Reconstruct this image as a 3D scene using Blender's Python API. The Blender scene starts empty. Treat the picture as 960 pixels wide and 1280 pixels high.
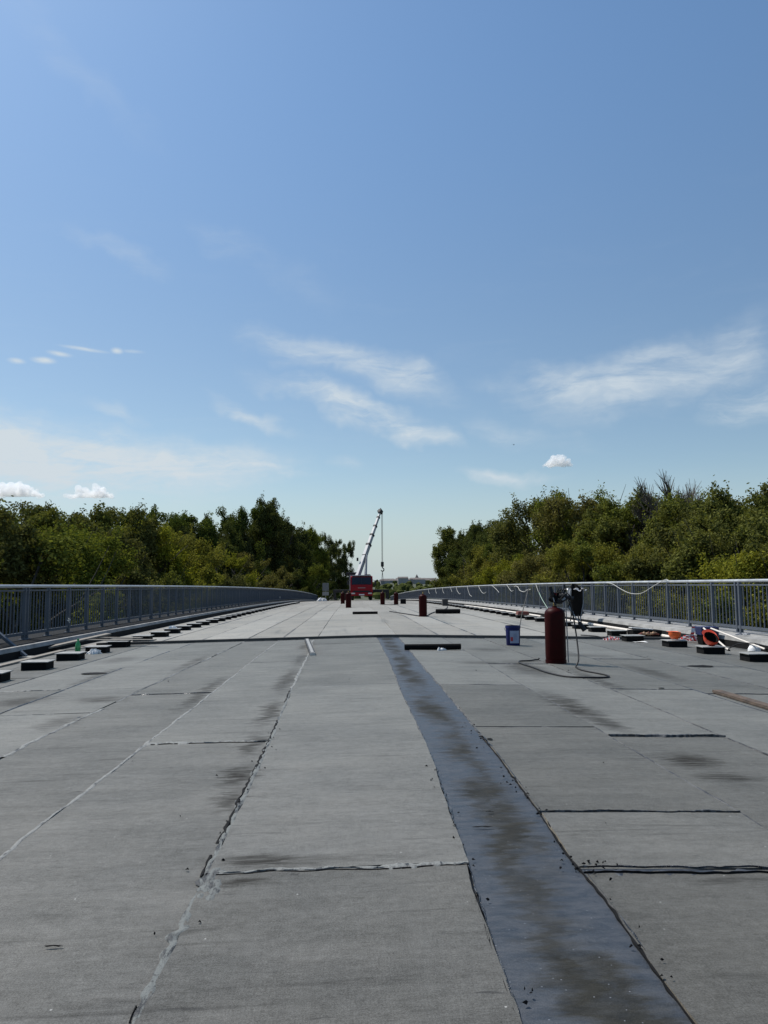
import bpy, bmesh, math, random
import numpy as np
from mathutils import Vector, Matrix, Euler

scene = bpy.context.scene
COL = scene.collection
R = math.radians
random.seed(7)

# ------------------------------------------------------------------ deck shape
K = 1.08e-4          # vertical crest curve of the bridge
CX = 0.75            # crown line of the deck


def zdeck(x, y):
    return -0.02 * (math.sqrt((x - CX) ** 2 + 0.09) - 0.3) - K * max(y, 0.0) ** 2


# ------------------------------------------------------------------ camera
cam_d = bpy.data.cameras.new('camera')
cam = bpy.data.objects.new('camera', cam_d)
COL.objects.link(cam)
cam_d.sensor_fit = 'VERTICAL'
cam_d.sensor_height = 36.0
cam_d.lens = 36.0 * 955.0 / 1280.0
cam_d.clip_start = 0.05
cam_d.clip_end = 20000
YAW, PITCH, ROLL = R(2.4), R(5.27), R(0.4)
fw = Vector((math.sin(YAW) * math.cos(PITCH), math.cos(YAW) * math.cos(PITCH), math.sin(PITCH)))
rt = Vector((math.cos(YAW), -math.sin(YAW), 0))
up = rt.cross(fw)
r2 = rt * math.cos(ROLL) - up * math.sin(ROLL)
u2 = up * math.cos(ROLL) + rt * math.sin(ROLL)
m = Matrix((r2, u2, -fw)).transposed().to_4x4()
m.translation = (0, 0, 1.2 + zdeck(0, 0))
cam.matrix_world = m
scene.camera = cam

# ------------------------------------------------------------------ light and sky
SUN_AZ, SUN_EL = R(-52), R(56)
sun_d = bpy.data.lights.new('sun', 'SUN')
sun_d.energy = 5.0
sun_d.angle = R(0.53)
sun_d.color = (1.0, 0.955, 0.89)
sun = bpy.data.objects.new('sun', sun_d)
COL.objects.link(sun)
sdir = Vector((math.sin(SUN_AZ) * math.cos(SUN_EL), math.cos(SUN_AZ) * math.cos(SUN_EL), math.sin(SUN_EL)))
sun.rotation_euler = sdir.to_track_quat('Z', 'Y').to_euler()
sun.location = (-30, 30, 60)

scene.view_settings.view_transform = 'Standard'
scene.view_settings.look = 'None'
scene.view_settings.exposure = 0.0
scene.view_settings.gamma = 1.0
scene.cycles.max_bounces = 8
scene.cycles.volume_bounces = 4
scene.cycles.transparent_max_bounces = 8


class NT:
    """small helper to write node trees"""

    def __init__(self, tree):
        self.t = tree

    def n(self, typ, **kw):
        nd = self.t.nodes.new(typ)
        for k, v in kw.items():
            if k == 'ins':
                for a, b in v.items():
                    s = nd.inputs[a]
                    if hasattr(b, 'is_output'):
                        self.t.links.new(b, s)
                    else:
                        s.default_value = b
            else:
                setattr(nd, k, v)
        return nd

    def math(self, op, a, b=None, c=None, clamp=False):
        nd = self.t.nodes.new('ShaderNodeMath')
        nd.operation = op
        nd.use_clamp = clamp
        for i, v in enumerate((a, b, c)):
            if v is None:
                continue
            if hasattr(v, 'is_output'):
                self.t.links.new(v, nd.inputs[i])
            else:
                nd.inputs[i].default_value = v
        return nd.outputs[0]

    def vmath(self, op, a, b=None, out=0):
        nd = self.t.nodes.new('ShaderNodeVectorMath')
        nd.operation = op
        for i, v in enumerate((a, b)):
            if v is None:
                continue
            if hasattr(v, 'is_output'):
                self.t.links.new(v, nd.inputs[i])
            else:
                nd.inputs[i].default_value = v
        return nd.outputs[out]

    def mix(self, f, a, b):
        nd = self.t.nodes.new('ShaderNodeMix')
        nd.data_type = 'RGBA'
        for i, v in ((0, f), (6, a), (7, b)):
            if hasattr(v, 'is_output'):
                self.t.links.new(v, nd.inputs[i])
            else:
                if i and not isinstance(v, float) and len(v) == 3:
                    v = (*v, 1)
                nd.inputs[i].default_value = v
        return nd.outputs[2]

    def ramp(self, f, a, b, c=0.0, d=1.0, smooth=True):
        nd = self.t.nodes.new('ShaderNodeMapRange')
        nd.interpolation_type = 'SMOOTHSTEP' if smooth else 'LINEAR'
        self.t.links.new(f, nd.inputs[0])
        for i, v in zip((1, 2, 3, 4), (a, b, c, d)):
            nd.inputs[i].default_value = v
        return nd.outputs[0]

    def noise(self, vec, scale, detail=2.0, rough=0.5, dist=0.0, out=0):
        nd = self.t.nodes.new('ShaderNodeTexNoise')
        self.t.links.new(vec, nd.inputs['Vector'])
        nd.inputs['Scale'].default_value = scale
        nd.inputs['Detail'].default_value = detail
        nd.inputs['Roughness'].default_value = rough
        nd.inputs['Distortion'].default_value = dist
        return nd.outputs[out]

    def mapping(self, vec, scale=(1, 1, 1), rot=(0, 0, 0), loc=(0, 0, 0)):
        nd = self.t.nodes.new('ShaderNodeMapping')
        self.t.links.new(vec, nd.inputs[0])
        nd.inputs['Scale'].default_value = scale
        nd.inputs['Rotation'].default_value = rot
        nd.inputs['Location'].default_value = loc
        return nd.outputs[0]


world = bpy.data.worlds.new('World')
scene.world = world
world.use_nodes = True
wt = NT(world.node_tree)
world.node_tree.nodes.clear()
sky = wt.n('ShaderNodeTexSky', sky_type='NISHITA')
sky.sun_disc = False
sky.sun_elevation = SUN_EL
sky.sun_rotation = SUN_AZ
sky.altitude = 100
sky.air_density = 1.0
sky.dust_density = 0.7
sky.ozone_density = 1.6
tc = wt.n('ShaderNodeTexCoord').outputs['Generated']
sep = wt.n('ShaderNodeSeparateXYZ', ins={0: tc})
az = wt.math('ARCTAN2', sep.outputs[0], sep.outputs[1])
el = wt.math('ARCSINE', sep.outputs[2])
uv = wt.n('ShaderNodeCombineXYZ', ins={0: az, 1: el}).outputs[0]
# wisps of cirrus: soft patches in azimuth / elevation, filled with streaky noise
warp = wt.noise(uv, 9.0, 4.0, 0.6, 0.0, 1)
warp = wt.vmath('MULTIPLY', wt.vmath('SUBTRACT', warp, (0.5, 0.5, 0.5)), (0.16, 0.07, 0))
uvw = wt.vmath('ADD', uv, warp)


def cl(px, py):
    d = (fw + r2 * ((px - 480) / 955.0) - u2 * ((py - 640) / 955.0)).normalized()
    return (math.atan2(d.x, d.y), math.asin(d.z))


PATCHES = [  # x, y, half-length, half-height, tilt, strength (sizes in thousandths of a radian)
    (425, 447, 150, 30, -13, 0.50), (495, 465, 110, 34, -16, 0.5), (440, 510, 150, 26, -18, 0.60),
    (500, 535, 90, 20, -16, 0.60),
    (720, 490, 130, 34, -12, 0.50), (800, 478, 150, 46, 14, 0.52), (880, 455, 120, 46, 22, 0.40), (940, 495, 70, 30, 10, .45),
    (305, 517, 75, 18, -22, 0.40), (160, 515, 60, 16, -22, 0.25),
    (30, 568, 300, 60, -5, 1.05), (200, 590, 200, 40, 4, 0.85), (300, 586, 110, 12, -4, 0.60),
    (150, 315, 80, 16, -15, 0.15), (295, 300, 80, 26, -15, 0.11), (90, 85, 160, 26, -30, 0.07),
    (630, 597, 90, 13, -3, 0.50), (640, 540, 90, 22, -14, 0.22), (375, 350, 70, 30, -20, 0.06),
    (440, 575, 40, 14, 0, .2)]
SMALL = [(54, 450, 17, 5, 0, .8), (20, 451, 12, 4.5, 0, .7), (74, 442, 17, 4, -4, .6), (105, 436, 34, 3, -3, .45), (146, 438, 9, 5, 0, .6), (166, 439, 18, 3, 0, .3)]
total = None
uvs = wt.vmath('ADD', uv, wt.vmath('MULTIPLY', warp, (.06, .05, 0)))
for (px, py, a, b, tilt, s) in PATCHES + SMALL:
    cx, cy = cl(px, py)
    v = wt.vmath('SUBTRACT', uvw if b > 8 else uvs, (cx, cy, 0))
    v = wt.mapping(v, rot=(0, 0, -R(tilt)))
    v = wt.vmath('MULTIPLY', v, (955.0 / a / 955 * 1000 / 1.0, 1000.0 / b, 0))
    ln = wt.vmath('LENGTH', v, None, 1)
    k = wt.ramp(ln, 0.0, 1.1, s, 0.0)
    total = k if total is None else wt.math('MAXIMUM', total, k)
st = wt.mapping(uv, scale=(3.2, 15.0, 1), rot=(0, 0, R(14)))
n1 = wt.noise(st, 2.2, 9.0, 0.62, 0.7)
st2 = wt.mapping(uvw, scale=(10.0, 55.0, 1), rot=(0, 0, R(20)))
n2 = wt.noise(st2, 1.6, 7.0, 0.65, 0.5)
streak = wt.math('ADD', wt.math('MULTIPLY', wt.ramp(n1, 0.22, 0.62), 1.25), wt.math('MULTIPLY', wt.ramp(n2, 0.38, 0.7), 0.5))
mask = wt.math('MULTIPLY', total, streak, clamp=True)
thin = wt.math('MULTIPLY', wt.ramp(n1, 0.5, 0.8), wt.ramp(el, 0.02, 0.6, 0.08, 0.0))
mask = wt.math('MULTIPLY', wt.math('ADD', mask, thin, clamp=True), wt.ramp(el, -0.02, 0.02))
cloudcol = (6.3, 7.05, 7.6, 1)
tint = wt.mix(wt.ramp(el, 0.15, 0.70), (1.03, 1.08, 1.05), (1.05, 1.28, 1.37))
skyc = wt.vmath('MULTIPLY', sky.outputs[0], tint)
skyc = wt.mix(wt.ramp(el, -0.02, 0.16, 0.85, 0.0), skyc, (4.9, 5.85, 6.4))
skymix = wt.mix(mask, skyc, cloudcol)
bg = wt.n('ShaderNodeBackground', ins={'Color': skymix, 'Strength': 0.10})
out = wt.n('ShaderNodeOutputWorld', ins={'Surface': bg.outputs[0]})
world.cycles.sampling_method = 'MANUAL'
world.cycles.sample_map_resolution = 512


# ------------------------------------------------------------------ mesh helpers
class MB:
    def __init__(self):
        self.v, self.f, self.mi = [], [], []

    def add(self, vs, fs, mi=0):
        o = len(self.v)
        self.v += [tuple(p) for p in vs]
        self.f += [tuple(i + o for i in f) for f in fs]
        self.mi += [mi] * len(fs)
        return self

    def box(self, cx, cy, cz, sx, sy, sz, rot=None, mi=0, taper=1.0):
        vs = []
        for z in (-1, 1):
            t = taper if z > 0 else 1.0
            for x, y in ((-1, -1), (1, -1), (1, 1), (-1, 1)):
                p = Vector((x * sx / 2 * t, y * sy / 2 * t, z * sz / 2))
                if rot is not None:
                    p = rot @ p
                vs.append((p.x + cx, p.y + cy, p.z + cz))
        return self.add(vs, [(3, 2, 1, 0), (4, 5, 6, 7), (0, 1, 5, 4), (1, 2, 6, 5), (2, 3, 7, 6), (3, 0, 4, 7)], mi)

    def bar(self, a, b, w, h, mi=0, upv=(0, 0, 1)):
        a, b = Vector(a), Vector(b)
        d = b - a
        L = d.length
        d.normalize()
        u = Vector(upv)
        s = d.cross(u)
        if s.length < 1e-4:
            s = d.cross(Vector((1, 0, 0)))
        s.normalize()
        u = s.cross(d)
        rot = Matrix((s, d, u)).transposed()
        c = (a + b) / 2
        return self.box(c.x, c.y, c.z, w, L, h, rot, mi)

    def tube(self, path, r, n=8, mi=0, cap=True):
        P = [Vector(p) for p in path]
        rs = r if isinstance(r, (list, tuple)) else [r] * len(P)
        t0 = (P[1] - P[0]).normalized()
        ref = Vector((0, 0, 1)) if abs(t0.z) < 0.9 else Vector((1, 0, 0))
        s = t0.cross(ref).normalized()
        vs, fs = [], []
        for i, p in enumerate(P):
            t = (P[min(i + 1, len(P) - 1)] - P[max(i - 1, 0)])
            t.normalize()
            s = (s - t * s.dot(t))
            s.normalize()
            u = s.cross(t)
            for k in range(n):
                a = 2 * math.pi * k / n
                q = p + (s * math.cos(a) + u * math.sin(a)) * rs[i]
                vs.append(q)
        for i in range(len(P) - 1):
            for k in range(n):
                k2 = (k + 1) % n
                fs.append((i * n + k, (i + 1) * n + k, (i + 1) * n + k2, i * n + k2))
        if cap:
            fs.append(tuple(range(n)))
            fs.append(tuple(range((len(P) - 1) * n, len(P) * n))[::-1])
        return self.add(vs, fs, mi)

    def lathe(self, prof, n=24, cx=0, cy=0, cz=0, rot=None, mi=0, cap=True):
        vs, fs = [], []
        for r, z in prof:
            for k in range(n):
                a = 2 * math.pi * k / n
                p = Vector((r * math.cos(a), r * math.sin(a), z))
                if rot is not None:
                    p = rot @ p
                vs.append((p.x + cx, p.y + cy, p.z + cz))
        for i in range(len(prof) - 1):
            for k in range(n):
                k2 = (k + 1) % n
                fs.append((i * n + k, i * n + k2, (i + 1) * n + k2, (i + 1) * n + k))
        if cap and prof[0][0] > 1e-4:
            fs.append(tuple(range(n))[::-1])
        if cap and prof[-1][0] > 1e-4:
            fs.append(tuple(range((len(prof) - 1) * n, len(prof) * n)))
        return self.add(vs, fs, mi)

    def grid(self, nu, nv, fn, mi=0):
        vs = [fn(i / nu, j / nv) for j in range(nv + 1) for i in range(nu + 1)]
        fs = [(j * (nu + 1) + i, j * (nu + 1) + i + 1, (j + 1) * (nu + 1) + i + 1, (j + 1) * (nu + 1) + i)
              for j in range(nv) for i in range(nu)]
        return self.add(vs, fs, mi)

    def mesh(self, name, mats, smooth=False, bevel=0.0, angle=40):
        me = bpy.data.meshes.new(name)
        me.from_pydata(self.v, [], self.f)
        for mt in (mats if isinstance(mats, (list, tuple)) else [mats]):
            me.materials.append(mt)
        if any(self.mi):
            me.polygons.foreach_set('material_index', self.mi)
        if bevel or smooth:
            bm = bmesh.new()
            bm.from_mesh(me)
            bmesh.ops.remove_doubles(bm, verts=bm.verts, dist=1e-5)
            if bevel:
                es = [e for e in bm.edges if len(e.link_faces) == 2 and e.calc_face_angle(0) > R(30)]
                bmesh.ops.bevel(bm, geom=es, offset=bevel, segments=2, affect='EDGES', profile=0.6)
            if smooth:
                for f in bm.faces:
                    f.smooth = True
                for e in bm.edges:
                    if len(e.link_faces) == 2 and e.calc_face_angle(0) > R(angle):
                        e.smooth = False
            bm.to_mesh(me)
            bm.free()
        me.update()
        return me

    def build(self, name, mats, parent=None, smooth=False, bevel=0.0, angle=40, loc=None, rot=None):
        return obj(name, self.mesh(name, mats, smooth, bevel, angle), parent, loc, rot)


def obj(name, data, parent=None, loc=None, rot=None):
    o = bpy.data.objects.new(name, data)
    COL.objects.link(o)
    if parent is not None:
        o.parent = parent
    if loc is not None:
        o.location = loc
    if rot is not None:
        o.rotation_euler = rot
    return o


def tag(o, label=None, cat=None, group=None, kind=None):
    for k, v in (('label', label), ('category', cat), ('group', group), ('kind', kind)):
        if v:
            o[k] = v
    return o


def thing(name, label, cat, loc=(0, 0, 0), rz=0.0, group=None):
    o = obj(name, None)
    o.location = loc
    o.rotation_euler = (0, 0, rz)
    o.empty_display_size = 0.2
    return tag(o, label, cat, group)


def copy_tree(o, parent=None):
    c = o.copy()
    COL.objects.link(c)
    if parent is not None:
        c.parent = parent
    for ch in list(o.children):
        copy_tree(ch, c)
    return c


def vnoise(x, seed=0):
    """smooth 1-d value noise, -1..1"""
    i = math.floor(x)
    f = x - i
    f = f * f * (3 - 2 * f)

    def h(k):
        s = math.sin(k * 127.1 + seed * 311.7) * 43758.5453
        return (s - math.floor(s)) * 2 - 1
    return h(i) * (1 - f) + h(i + 1) * f


def fnoise(x, seed=0):
    return vnoise(x, seed) * 0.6 + vnoise(x * 2.3, seed + 5) * 0.3 + vnoise(x * 5.1, seed + 9) * 0.15


# ------------------------------------------------------------------ materials
def new_mat(name):
    mt = bpy.data.materials.new(name)
    mt.use_nodes = True
    mt.node_tree.nodes.clear()
    t = NT(mt.node_tree)
    p = t.n('ShaderNodeBsdfPrincipled')
    o = t.n('ShaderNodeOutputMaterial', ins={0: p.outputs[0]})
    return mt, t, p, o


def simple(name, col, rough=0.6, metal=0.0, var=0.25, scale=6.0, bump=0.0, bscale=60.0, dirt=None, spec=0.5, world_co=False):
    mt, t, p, o = new_mat(name)
    co = t.n('ShaderNodeNewGeometry').outputs['Position'] if world_co else t.n('ShaderNodeTexCoord').outputs['Object']
    n = t.noise(co, scale, 5.0, 0.6)
    c = t.mix(t.ramp(n, 0.25, 0.75), tuple(x * (1 - var) for x in col), tuple(min(1, x * (1 + var)) for x in col))
    if dirt:
        c = t.mix(t.ramp(t.noise(co, scale * 3.1, 6.0, 0.7, 0.4), 0.52, 0.72, 0, 0.75), c, dirt)
    t.t.links.new(c, p.inputs['Base Color'])
    r = t.ramp(n, 0.2, 0.8, max(0.05, rough - 0.1), min(1, rough + 0.1))
    t.t.links.new(r, p.inputs['Roughness'])
    p.inputs['Metallic'].default_value = metal
    p.inputs['Specular IOR Level'].default_value = spec
    if bump:
        b = t.n('ShaderNodeBump', ins={'Strength': bump, 'Distance': 0.01, 'Height': t.noise(co, bscale, 4.0, 0.6)})
        t.t.links.new(b.outputs[0], p.inputs['Normal'])
    return mt


def membrane(name, base, rough, spec, stains=(), dusty=False):
    """bitumen roofing felt with mineral grains, weave, drag marks and scorched places"""
    mt, t, p, o = new_mat(name)
    co = t.n('ShaderNodeNewGeometry').outputs['Position']
    rnd = t.n('ShaderNodeObjectInfo').outputs['Random']
    big = t.noise(co, 0.9, 5.0, 0.6)
    mid = t.noise(t.mapping(co, scale=(1.6, 6.0, 1)), 1.0, 8.0, 0.68, 0.3)
    gr = t.noise(co, 190.0, 4.0, 0.8)
    gm = t.noise(t.mapping(co, scale=(16.0, 24.0, 1)), 1.0, 7.0, 0.80)
    wv = t.math('ADD', t.noise(t.mapping(co, scale=(240, 9, 1)), 1.0, 3.0), t.noise(t.mapping(co, scale=(9, 170, 1)), 1.0, 3.0))
    v = t.ramp(big, 0.25, 0.75, 0.82, 1.14, False)
    for nz, c0, k in ((mid, 0.5, 0.55), (wv, 1.0, 0.26), (gr, 0.5, 1.6), (gm, 0.5, 0.9)):
        v = t.math('ADD', v, t.math('MULTIPLY', t.math('SUBTRACT', nz, c0), k))
    v = t.math('MAXIMUM', v, 0.12)
    v = t.math('MULTIPLY', v, t.math('ADD', t.math('MULTIPLY', rnd, 0.32), 0.84))
    c = t.vmath('SCALE', t.mix(t.ramp(big, .3, .7), base, tuple(b * k for b, k in zip(base, (1.06, 1.0, 0.92)))), None)
    t.t.links.new(v, c.node.inputs['Scale'])
    # pale mineral chips and dark nicks
    vo = t.n('ShaderNodeTexVoronoi', ins={'Vector': co, 'Scale': 14.0})
    chip = t.math('MULTIPLY', t.ramp(vo.outputs['Distance'], 0.035, 0.07, 1, 0), t.ramp(t.n('ShaderNodeSeparateColor', ins={0: vo.outputs['Color']}).outputs[0], 0.80, 0.82))
    c = t.mix(t.math('MULTIPLY', chip, 0.75), c, (0.42, 0.42, 0.40))
    nick = t.ramp(t.noise(t.mapping(co, scale=(5.0, 34.0, 1)), 1.0, 4.0, 0.6, 0.8), 0.665, 0.73)
    c = t.mix(t.math('MULTIPLY', nick, 0.8), c, (0.022, 0.022, 0.022))
    # soft drag marks across the roll
    drag = t.ramp(t.noise(t.mapping(co, scale=(0.9, 11.0, 1), loc=(3, 1, 0)), 1.0, 6.0, 0.65, 0.5), 0.56, 0.74)
    c = t.mix(t.math('MULTIPLY', drag, 0.42), c, tuple(b * 0.45 for b in base))
    tot = None
    if stains:
        wn = t.noise(t.mapping(co, scale=(2.0, 9.0, 1)), 1.0, 6.0, 0.7, 0.0, 1)
        cw = t.vmath('ADD', co, t.vmath('MULTIPLY', t.vmath('SUBTRACT', wn, (0.5, 0.5, 0.5)), (0.60, 0.25, 0)))
        for (sx, sy, rx, ry, s) in stains:
            q = t.vmath('MULTIPLY', t.vmath('SUBTRACT', cw, (sx, sy, 0)), (1 / rx, 1 / ry, 0))
            k = t.ramp(t.vmath('LENGTH', q, None, 1), 0.25, 1.15, s, 0)
            tot = k if tot is None else t.math('MAXIMUM', tot, k)
        brk = t.ramp(t.noise(t.mapping(co, scale=(3.5, 48, 1)), 1.0, 6.0, 0.7, 0.6), 0.34, 0.56, 0.15, 1.0)
        tot = t.math('MULTIPLY', tot, brk)
        c = t.mix(tot, c, (0.017, 0.015, 0.012))
    if dusty:
        dd = t.ramp(t.noise(t.mapping(co, scale=(0.45, 0.22, 1)), 1.0, 7.0, 0.65), 0.38, 0.62)
        c = t.mix(t.math('MULTIPLY', dd, 0.7), c, (0.23, 0.21, 0.18))
        d2 = t.ramp(t.noise(t.mapping(co, scale=(2.2, 0.18, 1), loc=(5, 2, 0)), 1.0, 4.0, 0.6), 0.58, 0.70)
        c = t.mix(t.math('MULTIPLY', d2, 0.6), c, (0.055, 0.055, 0.055))
    t.t.links.new(c, p.inputs['Base Color'])
    p.inputs['Roughness'].default_value = rough
    vs_ = t.math('MULTIPLY', v, v)
    clean = t.math('SUBTRACT', 1.0, tot) if tot is not None else 1.0
    clean = t.math('MULTIPLY', clean, t.math('SUBTRACT', 1.0, t.math('MULTIPLY', t.math('MAXIMUM', drag, nick), 0.45)))
    t.t.links.new(t.math('MULTIPLY', t.math('MULTIPLY', v, 0.34), clean), p.inputs['Sheen Weight'])
    t.t.links.new(t.math('MULTIPLY', t.math('MULTIPLY', t.math('MINIMUM', vs_, 1.6), spec), clean), p.inputs['Specular IOR Level'])
    p.inputs['Sheen Roughness'].default_value = 0.46
    p.inputs['Sheen Tint'].default_value = (1.0, 0.905, 0.71, 1)
    h = t.math('ADD', t.math('MULTIPLY', gr, 0.5), t.math('MULTIPLY', mid, 1.2))
    b = t.n('ShaderNodeBump', ins={'Strength': 0.5, 'Distance': 0.008, 'Height': h})
    t.t.links.new(b.outputs[0], p.inputs['Normal'])
    return mt


STAINS = [(-0.70, 4.45, 0.10, 0.28, .8), (-0.71, 5.0, 0.14, 0.35, .9), (-0.76, 5.95, 0.12, 0.5, .8), (-0.78, 7.4, .12, .9, .8),
          (-0.82, 9.9, .16, 1.6, .8), (-0.83, 12.5, .14, 1.2, .6), (-0.38, 3.44, 0.30, 0.11, .85), (-0.42, 3.22, 0.18, 0.05, .8), (-0.05, 3.43, .4, .06, .4),
          (2.12, 7.5, 0.20, 1.2, .9), (2.16, 6.6, .16, .5, .8), (2.28, 5.2, 0.26, 0.28, .9), (2.30, 4.75, .22, .18, .7), (2.45, 10.9, 0.35, 1.3, .7),
          (1.95, 11.6, .5, .3, .6), (2.0, 3.2, .5, .05, .5), (3.05, 9.6, .12, 1.5, .6), (-1.7, 9.0, .1, 1.8, .7), (-2.55, 12.5, .12, 1.6, .7), (-2.75, 8.6, .35, .3, .7),
          (-2.65, 7.2, .2, .5, .6), (-3.6, 8.7, .35, .5, .7), (-3.55, 11.0, .12, 1.5, .6), (4.1, 10.5, .2, 1.2, .6), (1.5, 3.1, .22, .05, .5), (-0.95, 15.0, .12, .8, .7),
          (4.0, 13.0, .5, .4, .5), (2.5, 14.0, .4, .5, .5), (-4.0, 13.5, .3, .8, .4)]
M_SHEET = membrane('bitumen_membrane', (0.0470, 0.0465, 0.0425), 0.80, 0.85, STAINS)
M_DUSTY = membrane('dusty_membrane', (0.195, 0.185, 0.166), 0.80, 0.90, (), True)


def strip_mat():
    mt, t, p, o = new_mat('scorched_strip')
    co = t.n('ShaderNodeNewGeometry').outputs['Position']
    wn = t.noise(t.mapping(co, scale=(3.5, 12.0, 1)), 1.0, 7.0, 0.72, 0.0, 1)
    cw = t.vmath('ADD', co, t.vmath('MULTIPLY', t.vmath('SUBTRACT', wn, (0.5, 0.5, 0.5)), (0.40, 0.34, 0)))
    sx_ = t.n('ShaderNodeSeparateXYZ', ins={0: cw})
    edge = t.ramp(t.math('ABSOLUTE', t.math('SUBTRACT', sx_.outputs[0], 0.735)), 0.05, 0.27, 1.0, 0.0)
    blot = t.noise(t.mapping(cw, scale=(2.2, 1.15, 1), loc=(0.3, 0.35, 0)), 1.0, 6.0, 0.65, 0.3)
    tot = t.ramp(t.math('ADD', t.math('MULTIPLY', edge, 0.20), blot), 0.55, 0.80)
    tot = t.math('MULTIPLY', tot, edge)
    gr = t.noise(co, 240.0, 3.0, 0.75)
    mid = t.noise(t.mapping(co, scale=(7, 16, 1)), 1.0, 8.0, 0.75, .4)
    blue = t.mix(t.ramp(mid, 0.3, 0.7), (0.024, 0.028, 0.034), (0.054, 0.058, 0.065))
    brown = t.mix(t.ramp(mid, 0.3, 0.7), (0.016, 0.0155, 0.0125), (0.035, 0.034, 0.028))
    c = t.mix(tot, blue, brown)
    sc = t.vmath('SCALE', c, None)
    t.t.links.new(t.math('ADD', t.math('MULTIPLY', gr, 2.0), 0.0), sc.node.inputs['Scale'])
    vo = t.n('ShaderNodeTexVoronoi', ins={'Vector': co, 'Scale': 45.0})
    chip = t.math('MULTIPLY', t.ramp(vo.outputs['Distance'], 0.06, 0.14, 1, 0), t.ramp(t.n('ShaderNodeSeparateColor', ins={0: vo.outputs['Color']}).outputs[0], 0.78, 0.8))
    c2 = t.mix(t.math('MULTIPLY', chip, 0.5), sc, (0.34, 0.36, 0.40))
    t.t.links.new(c2, p.inputs['Base Color'])
    r = t.math('ADD', t.math('MULTIPLY', tot, 0.30), t.ramp(mid, 0.3, 0.7, 0.34, 0.60))
    t.t.links.new(r, p.inputs['Roughness'])
    t.t.links.new(t.math('SUBTRACT', 0.48, t.math('MULTIPLY', tot, 0.36)), p.inputs['Specular IOR Level'])
    p.inputs['Specular Tint'].default_value = (0.85, 0.92, 1.0, 1)
    h = t.math('ADD', t.math('MULTIPLY', gr, 0.6), t.math('MULTIPLY', mid, 1.6))
    b = t.n('ShaderNodeBump', ins={'Strength': 0.4, 'Distance': 0.006, 'Height': h})
    t.t.links.new(b.outputs[0], p.inputs['Normal'])
    return mt


M_STRIP = strip_mat()


def seam_mat(name, pale, dark, amount, rough):
    """melted bitumen bead: dusty pale skin cracked open to black"""
    mt, t, p, o = new_mat(name)
    co = t.n('ShaderNodeNewGeometry').outputs['Position']
    n = t.noise(t.mapping(co, scale=(26, 6, 1)), 1.0, 8.0, 0.72, 0.5)
    f = t.noise(co, 70.0, 5.0, 0.7)
    k = t.math('MULTIPLY', t.ramp(n, amount - 0.04, amount + 0.05), 1.0)
    c = t.mix(k, pale, dark)
    c = t.mix(t.ramp(f, 0.56, 0.66, 0, 0.8), c, dark)
    t.t.links.new(c, p.inputs['Base Color'])
    t.t.links.new(t.math('SUBTRACT', rough, t.math('MULTIPLY', k, 0.3)), p.inputs['Roughness'])
    b = t.n('ShaderNodeBump', ins={'Strength': 0.6, 'Distance': 0.01, 'Height': t.math('ADD', f, n)})
    t.t.links.new(b.outputs[0], p.inputs['Normal'])
    return mt


M_SEAM_PALE = seam_mat('pale_seam', (0.128, 0.138, 0.132), (0.010, 0.010, 0.010), 0.54, 0.75)
M_SEAM_WHITE = seam_mat('whitish_seam', (0.185, 0.19, 0.18), (0.02, 0.02, 0.02), 0.56, 0.75)
M_SEAM_BLACK = seam_mat('black_seam', (0.060, 0.068, 0.080), (0.008, 0.009, 0.012), 0.44, 0.55)
M_SEAM_DARK = seam_mat('dark_seam', (0.095, 0.098, 0.10), (0.014, 0.014, 0.015), 0.47, 0.7)
M_SEAM_GREY = seam_mat('grey_seam', (0.115, 0.115, 0.11), (0.03, 0.03, 0.03), 0.50, 0.8)
M_BLACK = simple('black_bitumen', (0.008, 0.008, 0.008), 0.8, var=0.4, scale=14, bump=0.4, bscale=50, spec=.12)
M_BLACK_ROLL = simple('rolled_bitumen', (0.007, 0.007, 0.007), 0.85, var=0.3, scale=9, bump=0.3, bscale=80, spec=.1)
M_PLATE = simple('galvanised_plate', (0.27, 0.27, 0.255), 0.6, 0.0, var=0.25, scale=9, dirt=(0.14, 0.13, 0.11))
M_CONC = simple('kerb_concrete', (0.27, 0.265, 0.25), 0.85, var=0.3, scale=2.2, bump=0.4, bscale=40, dirt=(0.12, 0.115, 0.105), world_co=True)
M_DARKSTEEL = simple('dark_steel', (0.045, 0.045, 0.045), 0.6, 0.3, var=0.4, scale=5, dirt=(0.09, 0.08, 0.07))
M_JOINT = simple('joint_steel', (0.075, 0.073, 0.068), 0.7, 0.0, var=0.35, scale=4, dirt=(0.035, 0.034, 0.032), spec=.2)
M_RAIL = simple('railing_paint', (0.082, 0.095, 0.115), 0.55, 0.0, var=0.12, scale=3, dirt=(0.06, 0.07, 0.08), spec=.3)
M_RAILTOP = simple('galvanised_tube', (0.42, 0.44, 0.45), 0.45, 0.3, var=0.15, scale=4)
M_CYL = simple('red_cylinder_paint', (0.030, 0.0015, 0.0015), 0.45, 0.0, var=0.25, scale=7, dirt=(0.025, 0.004, 0.003), spec=.10)
M_BRASS = simple('brass', (0.35, 0.25, 0.10), 0.4, 0.9, var=0.2)
M_RUBBER = simple('black_rubber', (0.012, 0.012, 0.013), 0.6, var=0.3, spec=.35)
M_REDHOSE = simple('red_handle', (0.30, 0.025, 0.03), 0.55, var=0.2)
M_GREYMETAL = simple('grey_metal', (0.30, 0.30, 0.30), 0.45, 0.5, var=0.2)
M_BLUE = simple('blue_plastic', (0.006, 0.011, 0.085), 0.45, var=0.15, spec=.25)
M_DKBLUE = simple('dark_blue_plastic', (0.012, 0.018, 0.075), 0.5, var=0.25)
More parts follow.
